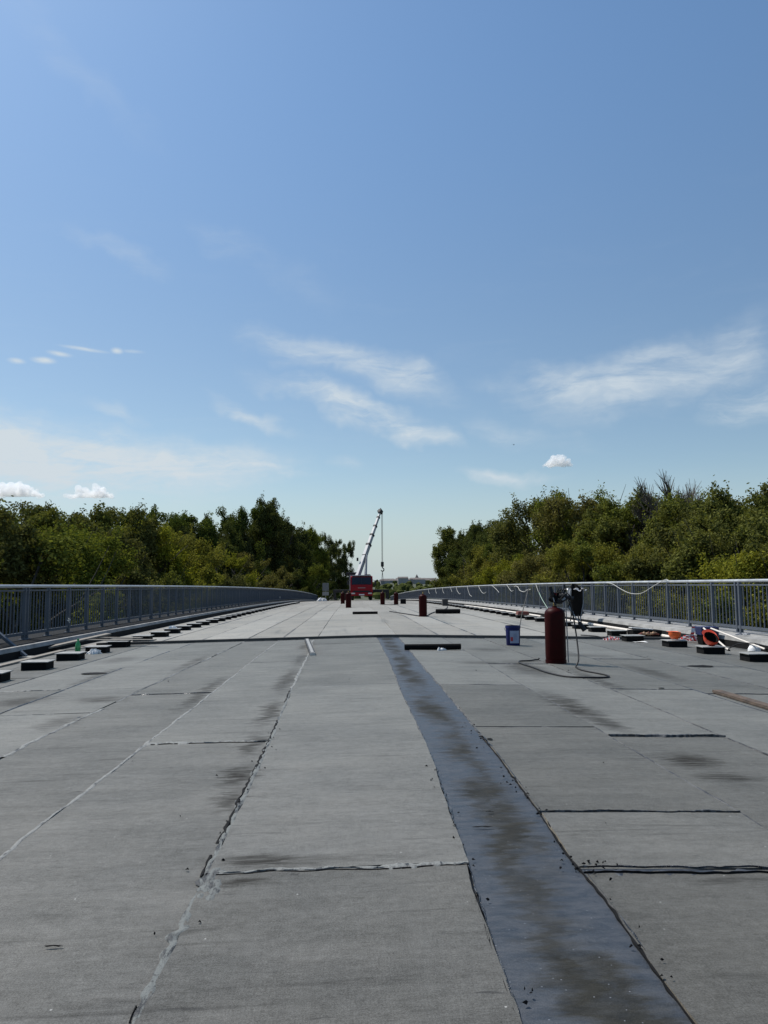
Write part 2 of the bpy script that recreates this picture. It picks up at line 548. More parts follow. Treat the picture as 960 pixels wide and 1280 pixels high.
M_LABEL = simple('label_paper', (0.30, 0.34, 0.45), 0.5, var=0.1)
M_LABELRED = simple('label_red', (0.40, 0.035, 0.05), 0.5, var=0.15)
M_LABELINK = simple('label_ink', (0.10, 0.12, 0.22), 0.5, var=0.1)
M_WHITE = simple('white_plastic', (0.74, 0.74, 0.72), 0.5, var=0.06, dirt=(0.5, 0.48, 0.44))
M_ROPE = simple('white_rope', (0.46, 0.46, 0.43), 0.8, var=0.1, scale=40)
M_GREENROPE = simple('pale_green_rope', (0.40, 0.54, 0.44), 0.8, var=0.1, scale=40)
M_WOODPALE = simple('pale_wood', (0.52, 0.43, 0.32), 0.75, var=0.2, scale=10)
M_WOODGREY = simple('weathered_grey_wood', (0.20, 0.18, 0.15), 0.8, var=0.3, scale=10, dirt=(0.10, 0.09, 0.08))
M_STICK = simple('whitewashed_wood', (0.66, 0.61, 0.54), 0.7, var=0.12, scale=10)
M_WOODDARK = simple('weathered_wood', (0.085, 0.060, 0.042), 0.8, var=0.45, scale=11, bump=0.5, bscale=50, dirt=(0.03, 0.025, 0.02))
M_ORANGE = simple('orange_plastic', (0.80, 0.13, 0.025), 0.4, var=0.08)
M_REDORANGE = simple('red_orange_plastic', (0.62, 0.065, 0.025), 0.42, var=0.08)
M_TAPERED = simple('tape_red', (0.62, 0.035, 0.03), 0.5, var=0.1)
M_TAN = simple('tan_leather', (0.42, 0.27, 0.17), 0.8, var=0.3, scale=15)
M_GREYFILM = simple('grey_film', (0.36, 0.36, 0.36), 0.35, var=0.2)
M_RUST = simple('rusty_red', (0.16, 0.045, 0.03), 0.7, var=0.3)

# ------------------------------------------------------------------ bridge deck
YN, YJ, YE = -6.0, 17.15, 186.0
KL, KR = -6.08, 7.58        # kerb faces
deck = MB()
ys = [YN + i * 1.0 for i in range(int((YE - YN)) + 1)]
xs = [-7.45, KL, -3, -1, 0, 0.4, 0.75, 1.1, 1.5, 2.5, 5, KR, 8.95]
nx = len(xs)
vs = [(x, y, zdeck(x, y) - 0.012) for y in ys for x in xs] + [(x, y, zdeck(x, y) - 1.2) for y in ys for x in xs]
fs = []
off = len(ys) * nx
for j in range(len(ys) - 1):
    for i in range(nx - 1):
        a = j * nx + i
        fs.append((a, a + 1, a + nx + 1, a + nx))
        fs.append((off + a, off + a + nx, off + a + nx + 1, off + a + 1))
    a, b = j * nx, j * nx + nx - 1
    fs.append((a, a + nx, off + a + nx, off + a))
    fs.append((b, off + b, off + b + nx, b + nx))
fs.append(tuple(range(nx)) + tuple(off + i for i in reversed(range(nx))))
e = (len(ys) - 1) * nx
fs.append(tuple(e + i for i in reversed(range(nx))) + tuple(off + e + i for i in range(nx)))
deck.add(vs, fs)
M_SLAB = simple('slab_concrete', (0.20, 0.195, 0.18), 0.85, var=0.2, scale=1.0, world_co=True)
DECK = deck.build('bridge_deck', M_SLAB)
tag(DECK, kind='structure')

SX = [KL, -5.35, -4.42, -3.46, -2.53, -1.585, -0.62, 0.445, 0.905, 2.0, 2.91, 3.88, 4.85, 5.8, 6.75, KR]


def seam_x(i, y):
    x = SX[i]
    if i in (0, len(SX) - 1):
        return x
    if i == 6:
        x += -0.02 * max(0, y - 6.0)
    if i == 4:
        x += 0.017 * max(0, y - 8.0)
    if i in (7, 8):
        k = min(1, max(0, (y - 2) / 4.0))
        x += (0.095 if i == 7 else 0.085) * k * k * (3 - 2 * k) + (.002 if i == 8 else -.001) * max(0, y - 6)
    return x + 0.02 * vnoise(y * 0.35, i) + 0.008 * vnoise(y * 1.7, i + 40)


JOINTS = {0: [8.0], 1: [11.0], 2: [9.6], 3: [7.7, 13.0], 4: [3.0, 8.9], 5: [6.06, 12.2], 6: [3.33, 9.13, 15.6], 7: [],
          8: [3.22, 4.01, 6.38, 9.03], 9: [6.01, 11.47], 10: [8.73], 11: [8.43, 12.4], 12: [11.3], 13: [10.0], 14: [13.2]}


def sheet(x_fn0, x_fn1, y0, y1, lift, mat, step, nxs=4, name='membrane_sheet', wob=0.012):
    n = max(2, int((y1 - y0) / step))
    g = MB()
    sd = random.random() * 100
    top = []
    for j in range(n + 1):
        y = y0 + (y1 - y0) * j / n
        a = x_fn0(y) + wob * fnoise(y * 3.0, sd)
        b = x_fn1(y) + wob * fnoise(y * 3.0, sd + 31)
        row = []
        for i in range(nxs + 1):
            x = a + (b - a) * i / nxs
            yy = y
            if j == 0 or j == n:
                yy += 0.012 * fnoise(x * 7, sd + j)
            row.append((x, yy, zdeck(x, y) + lift + 0.0012 * fnoise(y * 1.3 + i * 3.7, sd)))
        top.append(row)
    vs = [p for r in top for p in r]
    w = nxs + 1
    fs = [(j * w + i, j * w + i + 1, (j + 1) * w + i + 1, (j + 1) * w + i) for j in range(n) for i in range(nxs)]
    rim = [j * w for j in range(n + 1)][::-1] + list(range(1, w)) + [j * w + nxs for j in range(1, n + 1)] + [n * w + i for i in range(nxs - 1, 0, -1)]
    o = len(vs)
    vs += [(vs[k][0], vs[k][1], vs[k][2] - 0.02) for k in rim]
    for k in range(len(rim)):
        k2 = (k + 1) % len(rim)
        fs.append((rim[k], o + k, o + k2, rim[k2])[::-1])
    g.add(vs, fs)
    return g.build(name, mat, DECK)


LIFTS = [0.004, 0.010, 0.006, 0.012, 0.005, 0.009, 0.013, 0.004, 0.011, 0.006, 0.010, 0.005, 0.009, 0.006, 0.010]
for i in range(len(SX) - 1):
    cuts = [YN] + JOINTS[i] + [YJ - 0.09]
    for j in range(len(cuts) - 1):
        if i == 7:
            continue
        sheet(lambda y, i=i: seam_x(i, y) + 0.006, lambda y, i=i: seam_x(i + 1, y) - 0.006,
              cuts[j] + 0.008, cuts[j + 1] - 0.008, LIFTS[i] + 0.002 * (j % 2), M_SHEET, 0.12 if cuts[j] < 9 else 0.3)
sheet(lambda y: seam_x(7, y) - 0.004, lambda y: seam_x(8, y) + 0.004, YN, YJ - 0.09, 0.0055, M_STRIP, 0.12, 6, 'scorched_strip')
# beyond the expansion joint
for i in range(len(SX) - 1):
    if i == 7:
        continue
    a = i
    b = i + 1 if i != 6 else 8
    cuts = [YJ + 0.09]
    y = YJ + 4 + 7 * random.random()
    while y < 74:
        cuts.append(y)
        y += 10
    cuts.append(80)
    for j in range(len(cuts) - 1):
        sheet(lambda y, a=a: seam_x(a, 15) + 0.02 * vnoise(y * .1, a) + 0.008, lambda y, b=b: seam_x(b, 15) + 0.02 * vnoise(y * .1, b) - 0.008,
              cuts[j] + 0.01, cuts[j + 1] - 0.01, LIFTS[i], M_DUSTY, 0.7, 3)
sheet(lambda y: KL, lambda y: KR, 80.02, YE, 0.006, M_DUSTY, 2.0, 12)


def seam(i, y0, y1, w, mat, h=0.007, ragged=0.5, step=0.04, name='seam', gaps=0.0, dx=0.0):
    """irregular bead of melted bitumen along a seam"""
    n = int((y1 - y0) / step)
    h *= .5
    g = MB()
    prev = None
    sd = i * 13.7 + w * 100
    for j in range(n + 1):
        y = y0 + (y1 - y0) * j / n
        ww = w * 0.5 * max(.35, 1 + ragged * 0.8 * fnoise(y * 2.3, sd))
        if gaps and vnoise(y * 1.1, sd + 3) < gaps - 1:
            prev = None
            continue
        xc = seam_x(i, y) + dx + w * 0.35 * fnoise(y * 1.9, sd + 17)
        l = xc - ww * (1 + ragged * 0.8 * vnoise(y * 17, sd + 1))
        r = xc + ww * (1 + ragged * 0.8 * vnoise(y * 17, sd + 2))
        base = zdeck(xc, y) + 0.010
        hh = h * (0.7 + 0.5 * fnoise(y * 9, sd + 4))
        row = [(l, y, base - 0.006), (l + (r - l) * .15, y, base + hh * .75), ((l + r) / 2, y, base + hh * (0.75 + .4 * vnoise(y * 23, sd))), (r - (r - l) * .15, y, base + hh * .75), (r, y, base - 0.006)]
        g.v += row
        o = len(g.v) - 5
        if prev is not None:
            for k in range(4):
                g.f.append((prev + k, prev + k + 1, o + k + 1, o + k))
                g.mi.append(0)
        prev = o
    return g.build(name, mat, DECK, smooth=True, angle=60)


seam(6, 1.0, 4.2, 0.046, M_SEAM_PALE, 0.009, 0.9, 0.015)
seam(6, 2.25, 3.0, 0.018, M_BLACK, 0.014, 1.3, 0.01, gaps=.75, dx=-.016)
seam(6, 3.3, 9.0, 0.012, M_BLACK, 0.014, 1.4, 0.012, gaps=.75, dx=-.018)
seam(6, 4.2, 9.0, 0.050, M_SEAM_PALE, 0.008, 0.7, 0.03)
seam(6, 9.0, 17.0, 0.055, M_SEAM_WHITE, 0.008, 0.6, 0.06)
seam(5, 1.0, 17.0, 0.032, M_SEAM_WHITE, 0.006, 0.6, 0.05)
seam(4, 1.0, 17.0, 0.040, M_SEAM_WHITE, 0.006, 0.9, 0.05, gaps=0.55)
seam(4, 1.0, 17.0, 0.030, M_SEAM_BLACK, 0.005, 0.9, 0.05, gaps=0.8, dx=-0.03)
seam(3, 1.0, 17.0, 0.035, M_SEAM_GREY, 0.006, 0.8, 0.06, gaps=0.5)
seam(3, 1.0, 17.0, 0.025, M_SEAM_BLACK, 0.006, 0.8, 0.06, gaps=0.9, dx=-.03)
seam(2, 1.0, 17.0, 0.020, M_SEAM_BLACK, 0.006, 0.8, 0.08)
seam(1, 1.0, 17.0, 0.020, M_SEAM_BLACK, 0.006, 0.8, 0.08)
seam(7, 1.0, 6.0, 0.009, M_SEAM_BLACK, 0.010, 1.5, 0.010)
seam(7, 1.0, 6.0, 0.006, M_BLACK, 0.012, 1.5, 0.010, gaps=.8, dx=-.012)
seam(7, 6.0, 17.0, 0.018, M_SEAM_GREY, 0.006, 0.8, 0.04)
seam(8, 1.0, 6.0, 0.008, M_BLACK, 0.010, 1.5, 0.010)
seam(8, 1.0, 6.0, 0.006, M_SEAM_BLACK, 0.008, 1.5, 0.010, gaps=.8, dx=.014)
seam(8, 6.0, 17.0, 0.018, M_SEAM_GREY, 0.006, 0.8, 0.04)
seam(9, 1.0, 17.0, 0.018, M_SEAM_GREY, 0.005, 0.7, 0.05)
seam(10, 1.0, 17.0, 0.016, M_SEAM_GREY, 0.005, 0.6, 0.06)
for i in (11, 12, 13, 14):
    seam(i, 2.0, 17.0, 0.018, M_SEAM_BLACK if i % 2 else M_SEAM_GREY, 0.005, 0.7, 0.08)
for i, mt in ((2, M_SEAM_BLACK), (3, M_SEAM_GREY), (5, M_SEAM_GREY), (9, M_SEAM_GREY), (10, M_SEAM_BLACK), (12, M_SEAM_GREY), (14, M_SEAM_GREY)):
    n = 160
    g = MB()
    for k in range(n + 1):
        y = 17.5 + 60 * (k / n)
        x = seam_x(i, 15) + 0.02 * vnoise(y * .1, i)
        w_ = max(.004, 0.010 + 0.03 * fnoise(y * .7, i))
        g.v += [(x - w_, y, zdeck(x, y) + .014), (x + w_, y, zdeck(x, y) + .014)]
        if k:
            o = len(g.v) - 4
            g.f.append((o, o + 1, o + 3, o + 2))
            g.mi.append(0)
    g.build('seam', mt, DECK)


def cross_seam(i, y, w, mat, h=0.006, flat=0.35, ragged=0.8, x0=None, x1=None, waver=0.012, step=0.015, dy=0.0):
    a = seam_x(i, y) if x0 is None else x0
    b = seam_x(i + 1, y) if x1 is None else x1
    n = int((b - a) / step)
    g = MB()
    h *= flat
    w *= .6
    waver *= 2.6
    ragged *= 1.6
    sd = i * 3.1 + y * 7
    for j in range(n + 1):
        x = a + (b - a) * j / n
        ww = max(0.0012, w * 0.5 * (1 + ragged * 1.2 * fnoise(x * 6, sd)))
        yc = y + dy + waver * fnoise(x * 4, sd + 8)
        lo, hi = yc - ww * (1 + .7 * ragged * vnoise(x * 40, sd)), yc + ww * (1 + .7 * ragged * vnoise(x * 37, sd + 2))
        base = zdeck(x, y) + 0.011
        g.v += [(x, lo, base - .006), (x, lo + (hi - lo) * .2, base + h), (x, hi - (hi - lo) * .2, base + h * (1 + .3 * vnoise(x * 50, sd))), (x, hi, base - .006)]
        if j:
            o = len(g.v) - 8
            for k in range(3):
                g.f.append((o + k, o + 4 + k, o + 5 + k, o + 1 + k))
                g.mi.append(0)
    return g.build('seam', mat, DECK, smooth=True, angle=60)


cross_seam(6, 3.33, 0.055, M_SEAM_WHITE, 0.012, 0.5)
cross_seam(6, 3.33, 0.010, M_BLACK, 0.006, 0.9, dy=-0.022)
cross_seam(6, 9.13, 0.03, M_SEAM_DARK, 0.008)
cross_seam(6, 15.6, 0.03, M_SEAM_GREY)
cross_seam(5, 6.06, 0.075, M_SEAM_WHITE, 0.010, 0.4)
cross_seam(5, 6.06, 0.008, M_BLACK, 0.004, .8, dy=-.028)
cross_seam(5, 12.2, 0.03, M_SEAM_GREY)
cross_seam(4, 8.9, 0.03, M_SEAM_BLACK, 0.008)
cross_seam(3, 7.7, 0.04, M_SEAM_WHITE, x1=-2.9)
cross_seam(2, 9.6, 0.04, M_SEAM_WHITE)
cross_seam(8, 3.22, 0.115, M_STRIP, 0.004, 0.10, x1=2.0)
cross_seam(8, 3.22, 0.004, M_SEAM_BLACK, 0.010, 0.8, dy=.03)
cross_seam(8, 3.22, 0.006, M_BLACK, 0.010, 0.8, dy=-.028)
cross_seam(8, 4.01, 0.014, M_SEAM_DARK, 0.008, 1.2)
cross_seam(8, 6.38, 0.014, M_SEAM_GREY, 0.004)
cross_seam(8, 9.03, 0.03, M_SEAM_DARK, 0.009)
cross_seam(9, 6.01, 0.045, M_SEAM_DARK, 0.012, 1.0)
cross_seam(9, 11.47, 0.03, M_SEAM_BLACK, 0.008)
cross_seam(10, 8.73, 0.03, M_SEAM_BLACK, 0.010)
cross_seam(11, 8.43, 0.02, M_SEAM_BLACK)
cross_seam(11, 12.4, 0.03, M_SEAM_BLACK)
cross_seam(12, 11.3, 0.03, M_SEAM_BLACK)

# melted splash where the pale bead meets the cross seam
g = MB()
for k in range(22):
    a = random.random() * 6.28
    rr = random.random() ** .7
    x, y = -0.575 + 0.045 * rr * math.cos(a), 3.22 + 0.17 * rr * math.sin(a)
    s = 0.008 + 0.016 * random.random()
    ring = [(x + s * (1 + .4 * random.random()) * math.cos(b), y + s * 1.8 * (1 + .4 * random.random()) * math.sin(b), zdeck(x, y) + .013) for b in [i * .785 for i in range(8)]]
    g.add(ring + [(x, y, zdeck(x, y) + .020 + .004 * random.random())], [(i, (i + 1) % 8, 8) for i in range(8)])
g.build('seam_splash', M_SEAM_PALE, DECK, smooth=True, angle=80)

# loose flakes of burnt felt stuck to the deck near the seams
g = MB()
for k in range(120):
    r_ = random.random()
    if r_ < .30:
        x, y = seam_x(8, 3.3) + random.gauss(0, .03), random.uniform(2.2, 6.5)
    elif r_ < .45:
        x, y = seam_x(8, 3.3) + random.gauss(.03, .05), 3.25 + random.gauss(0, .06)
    elif r_ < .65:
        x, y = seam_x(7, 3.3) + random.gauss(0, .025), random.uniform(2.2, 5)
    elif r_ < .8:
        x, y = seam_x(6, 3) + random.gauss(-.01, .04), random.uniform(2.3, 7)
    else:
        x, y = random.uniform(-4, 5), random.uniform(2.5, 14)
    s = random.uniform(.002, .008) * (1 + y * .06)
    a0 = random.random() * 6.28
    z = zdeck(x, y) + .016
    ring = [(x + s * random.uniform(.5, 1.6) * math.cos(a0 + b), y + s * random.uniform(.4, 1.0) * math.sin(a0 + b), z + random.uniform(-.002, .008)) for b in (0, 1.2, 2.4, 3.7, 5.0)]
    g.add(ring + [(x, y, z + .010)], [(i, (i + 1) % 5, 5) for i in range(5)])
fl = g.build('felt_flakes', M_BLACK, DECK)
fl['kind'] = 'stuff'

# ------------------------------------------------------------------ expansion joint across the deck
jt = obj('expansion_joint', None, None, (0, YJ, 0))
tag(jt, 'dark steel expansion joint bar running across the whole deck', 'expansion joint')
for nm, y0, w, h0, h1, mt in (('edge_bar', 0.0, 0.12, 0.012, 0.068, M_JOINT), ('lip', -0.075, 0.04, 0.006, 0.016, M_WHITE), ('lip', 0.075, 0.04, 0.006, 0.020, M_GREYMETAL)):
    g = MB()
    X = [KL + 0.5 + (KR - KL - .9) * i / 40 for i in range(41)]
    for i in range(40):
        a, b = X[i], X[i + 1]
        za, zb = zdeck(a, YJ), zdeck(b, YJ)
        v = [(a, y0 - w / 2, za - .02), (a, y0 + w / 2, za - .02), (a, y0 + w / 2, za + h1), (a, y0 - w / 2, za + h1),
             (b, y0 - w / 2, zb - .02), (b, y0 + w / 2, zb - .02), (b, y0 + w / 2, zb + h1), (b, y0 - w / 2, zb + h1)]
        f = [(3, 2, 6, 7), (0, 3, 7, 4), (2, 1, 5, 6)]
        if i == 0:
            f.append((0, 1, 2, 3))
        if i == 39:
            f.append((4, 7, 6, 5))
        g.add(v, f)
    g.build(nm, M_SEAM_WHITE if mt is M_WHITE else mt, jt)


# ------------------------------------------------------------------ kerbs
def kerb(name, xin, xout):
    g = MB()
    s = 1 if xout > xin else -1
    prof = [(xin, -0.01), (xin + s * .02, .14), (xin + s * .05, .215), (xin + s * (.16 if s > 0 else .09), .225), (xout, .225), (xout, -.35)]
    n = 190
    for j in range(n + 1):
        y = YN + (YE - YN) * j / n
        zk = zdeck(xin, y)
        g.v += [(x, y, zk + h) for x, h in prof]
        if j:
            o = len(g.v) - 12
            for k in range(5):
                q = (o + k, o + k + 1, o + 7 + k, o + 6 + k)
                g.f.append(q if s < 0 else q[::-1])
                g.mi.append(1 if k == 0 or (s < 0 and k == 3) else 0)  # left kerb top painted black for the railing's shade; kerb faces are bitumen
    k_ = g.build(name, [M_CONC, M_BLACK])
    tag(k_, kind='structure')
    return k_


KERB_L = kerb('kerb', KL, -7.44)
KERB_R = kerb('kerb', KR, 8.94)


# ------------------------------------------------------------------ railings
def railing(label, X, height, y0, y1):
    root = thing('bridge_railing', label, 'railing', (X, 0, 0))
    xin = KL if X < 0 else KR
    zb = lambda y: zdeck(xin, y) + 0.215
    P = 1.25
    n = int((y1 - y0) / P)
    top = MB()
    path = [(0, y0 + i * P, zb(y0 + i * P) + height) for i in range(n + 1)]
    top.tube(path, 0.034, 8)
    top.build('top_rail', M_RAILTOP, root, smooth=True, angle=60)
    for nm, hz, th, wd in (('bottom_rail', 0.13, 0.06, 0.05), ('upper_rail', height - 0.085, 0.035, 0.04)):
        g = MB()
        for i in range(n):
            ya, yb = y0 + i * P + .036, y0 + (i + 1) * P - .036
            g.bar((0, ya, zb(ya) + hz), (0, yb, zb(yb) + hz), wd, th)
        g.build(nm, M_RAIL, root)
    pm = MB().box(0, 0, (height - .03) / 2, 0.065, 0.065, height - .03).box(0, 0, .012, .16, .14, .024).mesh('post', M_RAIL, bevel=0.006)
    for i in range(n + 1):
        y = y0 + i * P
        obj('post', pm, root, (0, y, zb(y)))
        if i % 8 == 4:
            obj('post', pm, root, (0, y + .15, zb(y + .15)))
    b0, b1 = 0.155, height - .10
    bmsh = MB().box(0, 0, (b0 + b1) / 2, 0.020, 0.020, b1 - b0).mesh('baluster', M_RAIL)
    cnt = 0
    rest = MB()
    for i in range(n):
        for k in range(1, 8):
            y = y0 + i * P + P * k / 8
            if i % 8 == 4 and k == 1:
                continue
            if y >= 9.5 and cnt < 300:
                obj('baluster', bmsh, root, (0, y, zb(y)))
                cnt += 1
            else:
                rest.box(0, y, zb(y) + (b0 + b1) / 2, .02, .02, b1 - b0)
    r_ = rest.build('balusters', M_RAIL, root)
    r_['kind'] = 'stuff'
    return root


railing('long plain steel railing with shaded bars above the dark kerb', -6.80, 1.105, 1.25, 165)
railing('long steel railing hung with scraps of white rope', 8.30, 1.115, 1.15, 168)


# ------------------------------------------------------------------ plinths for the guard rail
def make_plinth(label, group):
    root = thing('plinth', label, 'plinth', (0, 0, 0), 0, group)
    MB().box(0, 0, .055, .38, .32, .13, taper=1.0).build('base', M_BLACK, root, bevel=.008)
    MB().box(0, 0, .1285, .43, .37, .014).build('top_plate', M_PLATE, root, bevel=.003)
    return root


proto = make_plinth('low black plinth with grey steel top plate in the row by the plain railing', 'plinths in the row by the plain railing')
L_Y = [10.72, 12.22, 13.70, 15.12, 16.5] + [18.3 + 1.46 * k for k in range(36)]
for k, y in enumerate(L_Y):
    o = proto if k == 0 else copy_tree(proto)
    x = -4.90 + random.uniform(-.03, .03)
    o.location = (x, y, zdeck(x, y) + .006)
    o.rotation_euler.z = random.uniform(-.04, .04)
    if k == 2:
        o['label'] = 'low black plinth with the green bottle standing beside it'
    if k == 4:
        o['label'] = 'low black plinth carrying two thin boards'
R_Y = [12.26, 13.62, 15.15, 16.6, 18.5] + [20.1 + 1.46 * k for k in range(32)]
for k, y in enumerate(R_Y):
    o = copy_tree(proto)
    o['group'] = 'plinths in the row by the roped railing'
    o['label'] = {0: 'low black plinth with a thin black wire loop on top', 1: 'low black plinth under the tilted dark orange hard hat', 2: 'low black plinth under the bright orange hard hat',
                  3: 'low black plinth at the end of the expansion joint, beside white paper', 4: 'low black plinth with a tool crate next to it',
                  11: 'low black plinth with a rusty red box on top'}.get(k, 'low black plinth in the row by the roped railing')
    x = 6.42 + random.uniform(-.04, .04)
    if k == 3:
        x = 6.1
    if k == 0:
        x = 6.52
    o.location = (x, y, zdeck(x, y) + .006)
    o.rotation_euler.z = random.uniform(-.04, .04)


def on_deck(x, y, h=0.012):
    return (x, y, zdeck(x, y) + h)


# ------------------------------------------------------------------ gas cylinders
def gas_cylinder(label, x, y, rz=0.0, group='red gas cylinders on the deck', parts=True):
    root = thing('gas_cylinder', label, 'gas cylinder', on_deck(x, y, .010), rz, group)
    prof = [(.135, .0), (.150, .03), (.152, .08), (.155, .10), (.155, .74)]
    for i in range(1, 9):
        a = i / 8 * math.pi / 2
        prof.append((.04 + .115 * math.cos(a), .74 + .10 * math.sin(a)))
    prof.append((.035, .86))
    MB().lathe(prof, 32).build('body', M_CYL, root, smooth=True, angle=50)
    MB().lathe([(.140, -.003), (.158, .0), (.158, .055), (.148, .056)], 32).build('foot_ring', M_CYL, root, smooth=True)
    g = MB().lathe([(.022, .86), (.024, .90), (.016, .905), (.016, .95)], 12)
    g.tube([(0, 0, .92), (.055, 0, .92)], .013, 8)
    v = g.build('valve', M_BRASS, root, smooth=True)
    MB().lathe([(.012, .95), (.034, .952), (.036, .965), (.030, .975), (.0, .976)], 12).build('hand_wheel', M_RUBBER, v, smooth=True)
    return root


big = gas_cylinder('nearest and largest-looking dark red gas cylinder with hoses and torch parts on top', 3.08, 11.62)
gas_cylinder('red gas cylinder standing alone in the middle of the deck beside a long black roll', 2.70, 29.4)
gas_cylinder('red gas cylinder standing just in front of the crane cab', -0.22, 43.0)
gas_cylinder('red gas cylinder behind another one, beside the crane outrigger', -0.72, 57.5)
gas_cylinder('red gas cylinder between the crane and the black barrel-like pair', 2.05, 52.2)
gas_cylinder('dark gas cylinder next to a small black box near the crane hook', 2.99, 52.6)

# torch gear piled on the near cylinder
bx, by, bz = 3.08, 11.62, zdeck(3.08, 11.62)
reg = thing('regulator', 'black gas regulator screwed on top of the nearest cylinder', 'regulator', (bx, by, bz))
MB().lathe([(0, 0), (.045, .004), (.052, .02), (.052, .05), (.03, .07), (0, .072)], 16, .07, -.02, .90).build('body', M_RUBBER, reg, smooth=True)
MB().lathe([(0, 0), (.03, 0), (.03, .02), (0, .02)], 14, .13, -.04, .975, Matrix.Rotation(R(75), 3, 'X')).build('gauge', M_GREYMETAL, reg, smooth=True)


def torch(label, a, b, cup, mat_handle):
    t_ = thing('gas_torch', label, 'gas torch', (bx, by, bz))
    a, b = Vector(a), Vector(b)
    d = (b - a).normalized()
    MB().tube([a, a + (b - a) * .4], .018, 8).build('handle', mat_handle, t_, smooth=True)
    MB().tube([a + (b - a) * .38, b], .008, 8).build('pipe', M_GREYMETAL, t_, smooth=True)
    rot = d.to_track_quat('Z', 'Y').to_matrix()
    MB().lathe([(.010, -.02), (.028, .0), (cup, .03), (cup, .14), (cup - .006, .14), (cup - .008, .03), (0, .02)], 16, b.x, b.y, b.z, rot).build('burner_cup', M_RUBBER, t_, smooth=True)
    return t_


torch('gas torch with dark cup lying across the cylinder top', (-.02, .02, 1.06), (.15, -.02, 1.01), .036, M_REDHOSE)
torch('gas torch with red handle leaning up from the cylinder top', (.0, -.06, .88), (-.03, -.03, 1.02), .030, M_RUBBER)
torch('black burner cup of a gas torch dangling beside the cylinder', (.20, -.05, .86), (.34, -.12, .62), .035, M_GREYMETAL)
lance = thing('steel_lance', 'thin grey steel torch lance standing upright against the nearest cylinder', 'torch lance', (bx, by, bz))
MB().tube([(.185, -.02, .02), (.178, -.01, .60), (.170, .0, 1.12)], .009, 8).build('pipe', M_GREYMETAL, lance, smooth=True)
MB().tube([(.171, .0, 1.08), (.166, .02, 1.20)], .016, 8).build('grip', M_RUBBER, lance, smooth=True)
glv = thing('work_glove', 'pair of crumpled dark work gloves on the cylinder top', 'gloves', (bx, by, bz))
for k in range(2):
    g = MB()
    cx_, cz_ = .0 + .11 * k, .975 + .05 * k

    def fn(u, v, k=k, cx_=cx_, cz_=cz_):
        a, b = u * 2 * math.pi, (v - .5) * math.pi
        rr = 1 + .22 * math.sin(3 * a + k) * math.cos(b) + .15 * math.sin(5 * a + 2 * k)
        return (cx_ + .062 * rr * math.cos(b) * math.cos(a), .03 - .06 * k + .06 * rr * math.cos(b) * math.sin(a), cz_ + .045 * rr * math.sin(b))
    g.grid(18, 10, fn)
    for f_ in range(4):
        g.tube([(cx_ - .05 + .03 * f_, .0, cz_ + .03), (cx_ - .06 + .035 * f_, -.02, cz_ + .085 + .01 * (f_ % 2)), (cx_ - .055 + .04 * f_, -.05, cz_ + .095)], .011, 6)
    g.build('glove', M_RUBBER if k else M_BLACK, glv, smooth=True)


def smooth_path(pts, n=10):
    P = [Vector(p) for p in pts]
    out_ = []
    for i in range(len(P) - 1):
        p0, p1, p2, p3 = P[max(i - 1, 0)], P[i], P[i + 1], P[min(i + 2, len(P) - 1)]
        for k in range(n):
            t = k / n
            out_.append(0.5 * ((2 * p1) + (p2 - p0) * t + (2 * p0 - 5 * p1 + 4 * p2 - p3) * t * t + (3 * p1 - p0 - 3 * p2 + p3) * t ** 3))
    out_.append(P[-1])
    return out_


def cable(name, label, cat, pts, r, mat, group=None, n=10, floor=True):
    P = smooth_path(pts, n)
    if floor:
        for p in P:
            p.z = max(p.z, zdeck(p.x, p.y) + r + .012)
    o = MB().tube(P, r, 7).build(name, mat, None, smooth=True, angle=80)
    return tag(o, label, cat, group)


zd = zdeck
cable('gas_hose', 'black rubber hose looping on the deck round the nearest cylinder', 'hose',
      [(3.18, 11.57, bz + .93), (3.26, 11.50, bz + .96), (3.31, 11.45, bz + .75), (3.32, 11.32, bz + .4), (3.28, 11.12, bz + .12), (3.20, 11.0, bz), (3.16, 10.55, bz), (3.30, 10.05, bz), (3.26, 9.78, bz), (3.05, 9.72, bz),
       (2.75, 9.78, bz), (2.60, 10.2, bz), (2.55, 10.9, bz), (2.50, 11.4, bz), (2.55, 11.75, bz), (2.72, 11.85, bz), (2.86, 12.0, bz), (2.92, 12.0, bz + .05)], .011, M_RUBBER)
cable('gas_hose', 'thin dark hose hanging from the cylinder top to the dangling burner', 'hose',
      [(3.13, 11.55, bz + .95), (3.22, 11.45, bz + 1.06), (3.30, 11.48, bz + .98), (3.27, 11.55, bz + .86)], .009, M_RUBBER, floor=False)
cable('gas_hose', 'dark hose lying on the deck from the lone red cylinder', 'hose',
      [(2.56, 29.4, 0 - .1), (2.3, 31, -.3), (1.9, 33.5, -.3), (1.68, 34.9, -.3)], .02, M_RUBBER)
cable('gas_hose', 'dark hose stretched along the deck toward a small grey box', 'hose',
      [(2.86, 29.5, -.5), (3.5, 33.5, -.5), (5.0, 41, -.5), (6.0, 48.5, -.5)], .02, M_RUBBER)
cable('gas_hose', 'dark hose lying between two far gas cylinders', 'hose', [(2.15, 51.6, -.7), (2.5, 50.6, -.7), (2.9, 51.6, -.7), (2.98, 52.4, -.7)], .02, M_RUBBER)
tag(MB().box(0, 0, .17, .40, .36, .34).build('tool_box', M_BLACK, None, bevel=.02, loc=on_deck(3.74, 56.6)), 'small black box standing on the deck near the far cylinders', 'box')
tag(MB().box(0, 0, .22, .34, .34, .44, taper=1.1).lathe([(.19, .40), (.20, .44), (.18, .45)], 12).build('grey_bin', M_DARKSTEEL, None, bevel=.01, loc=on_deck(6.1, 50.5)), 'small dark grey bin by the far roped railing', 'bin')


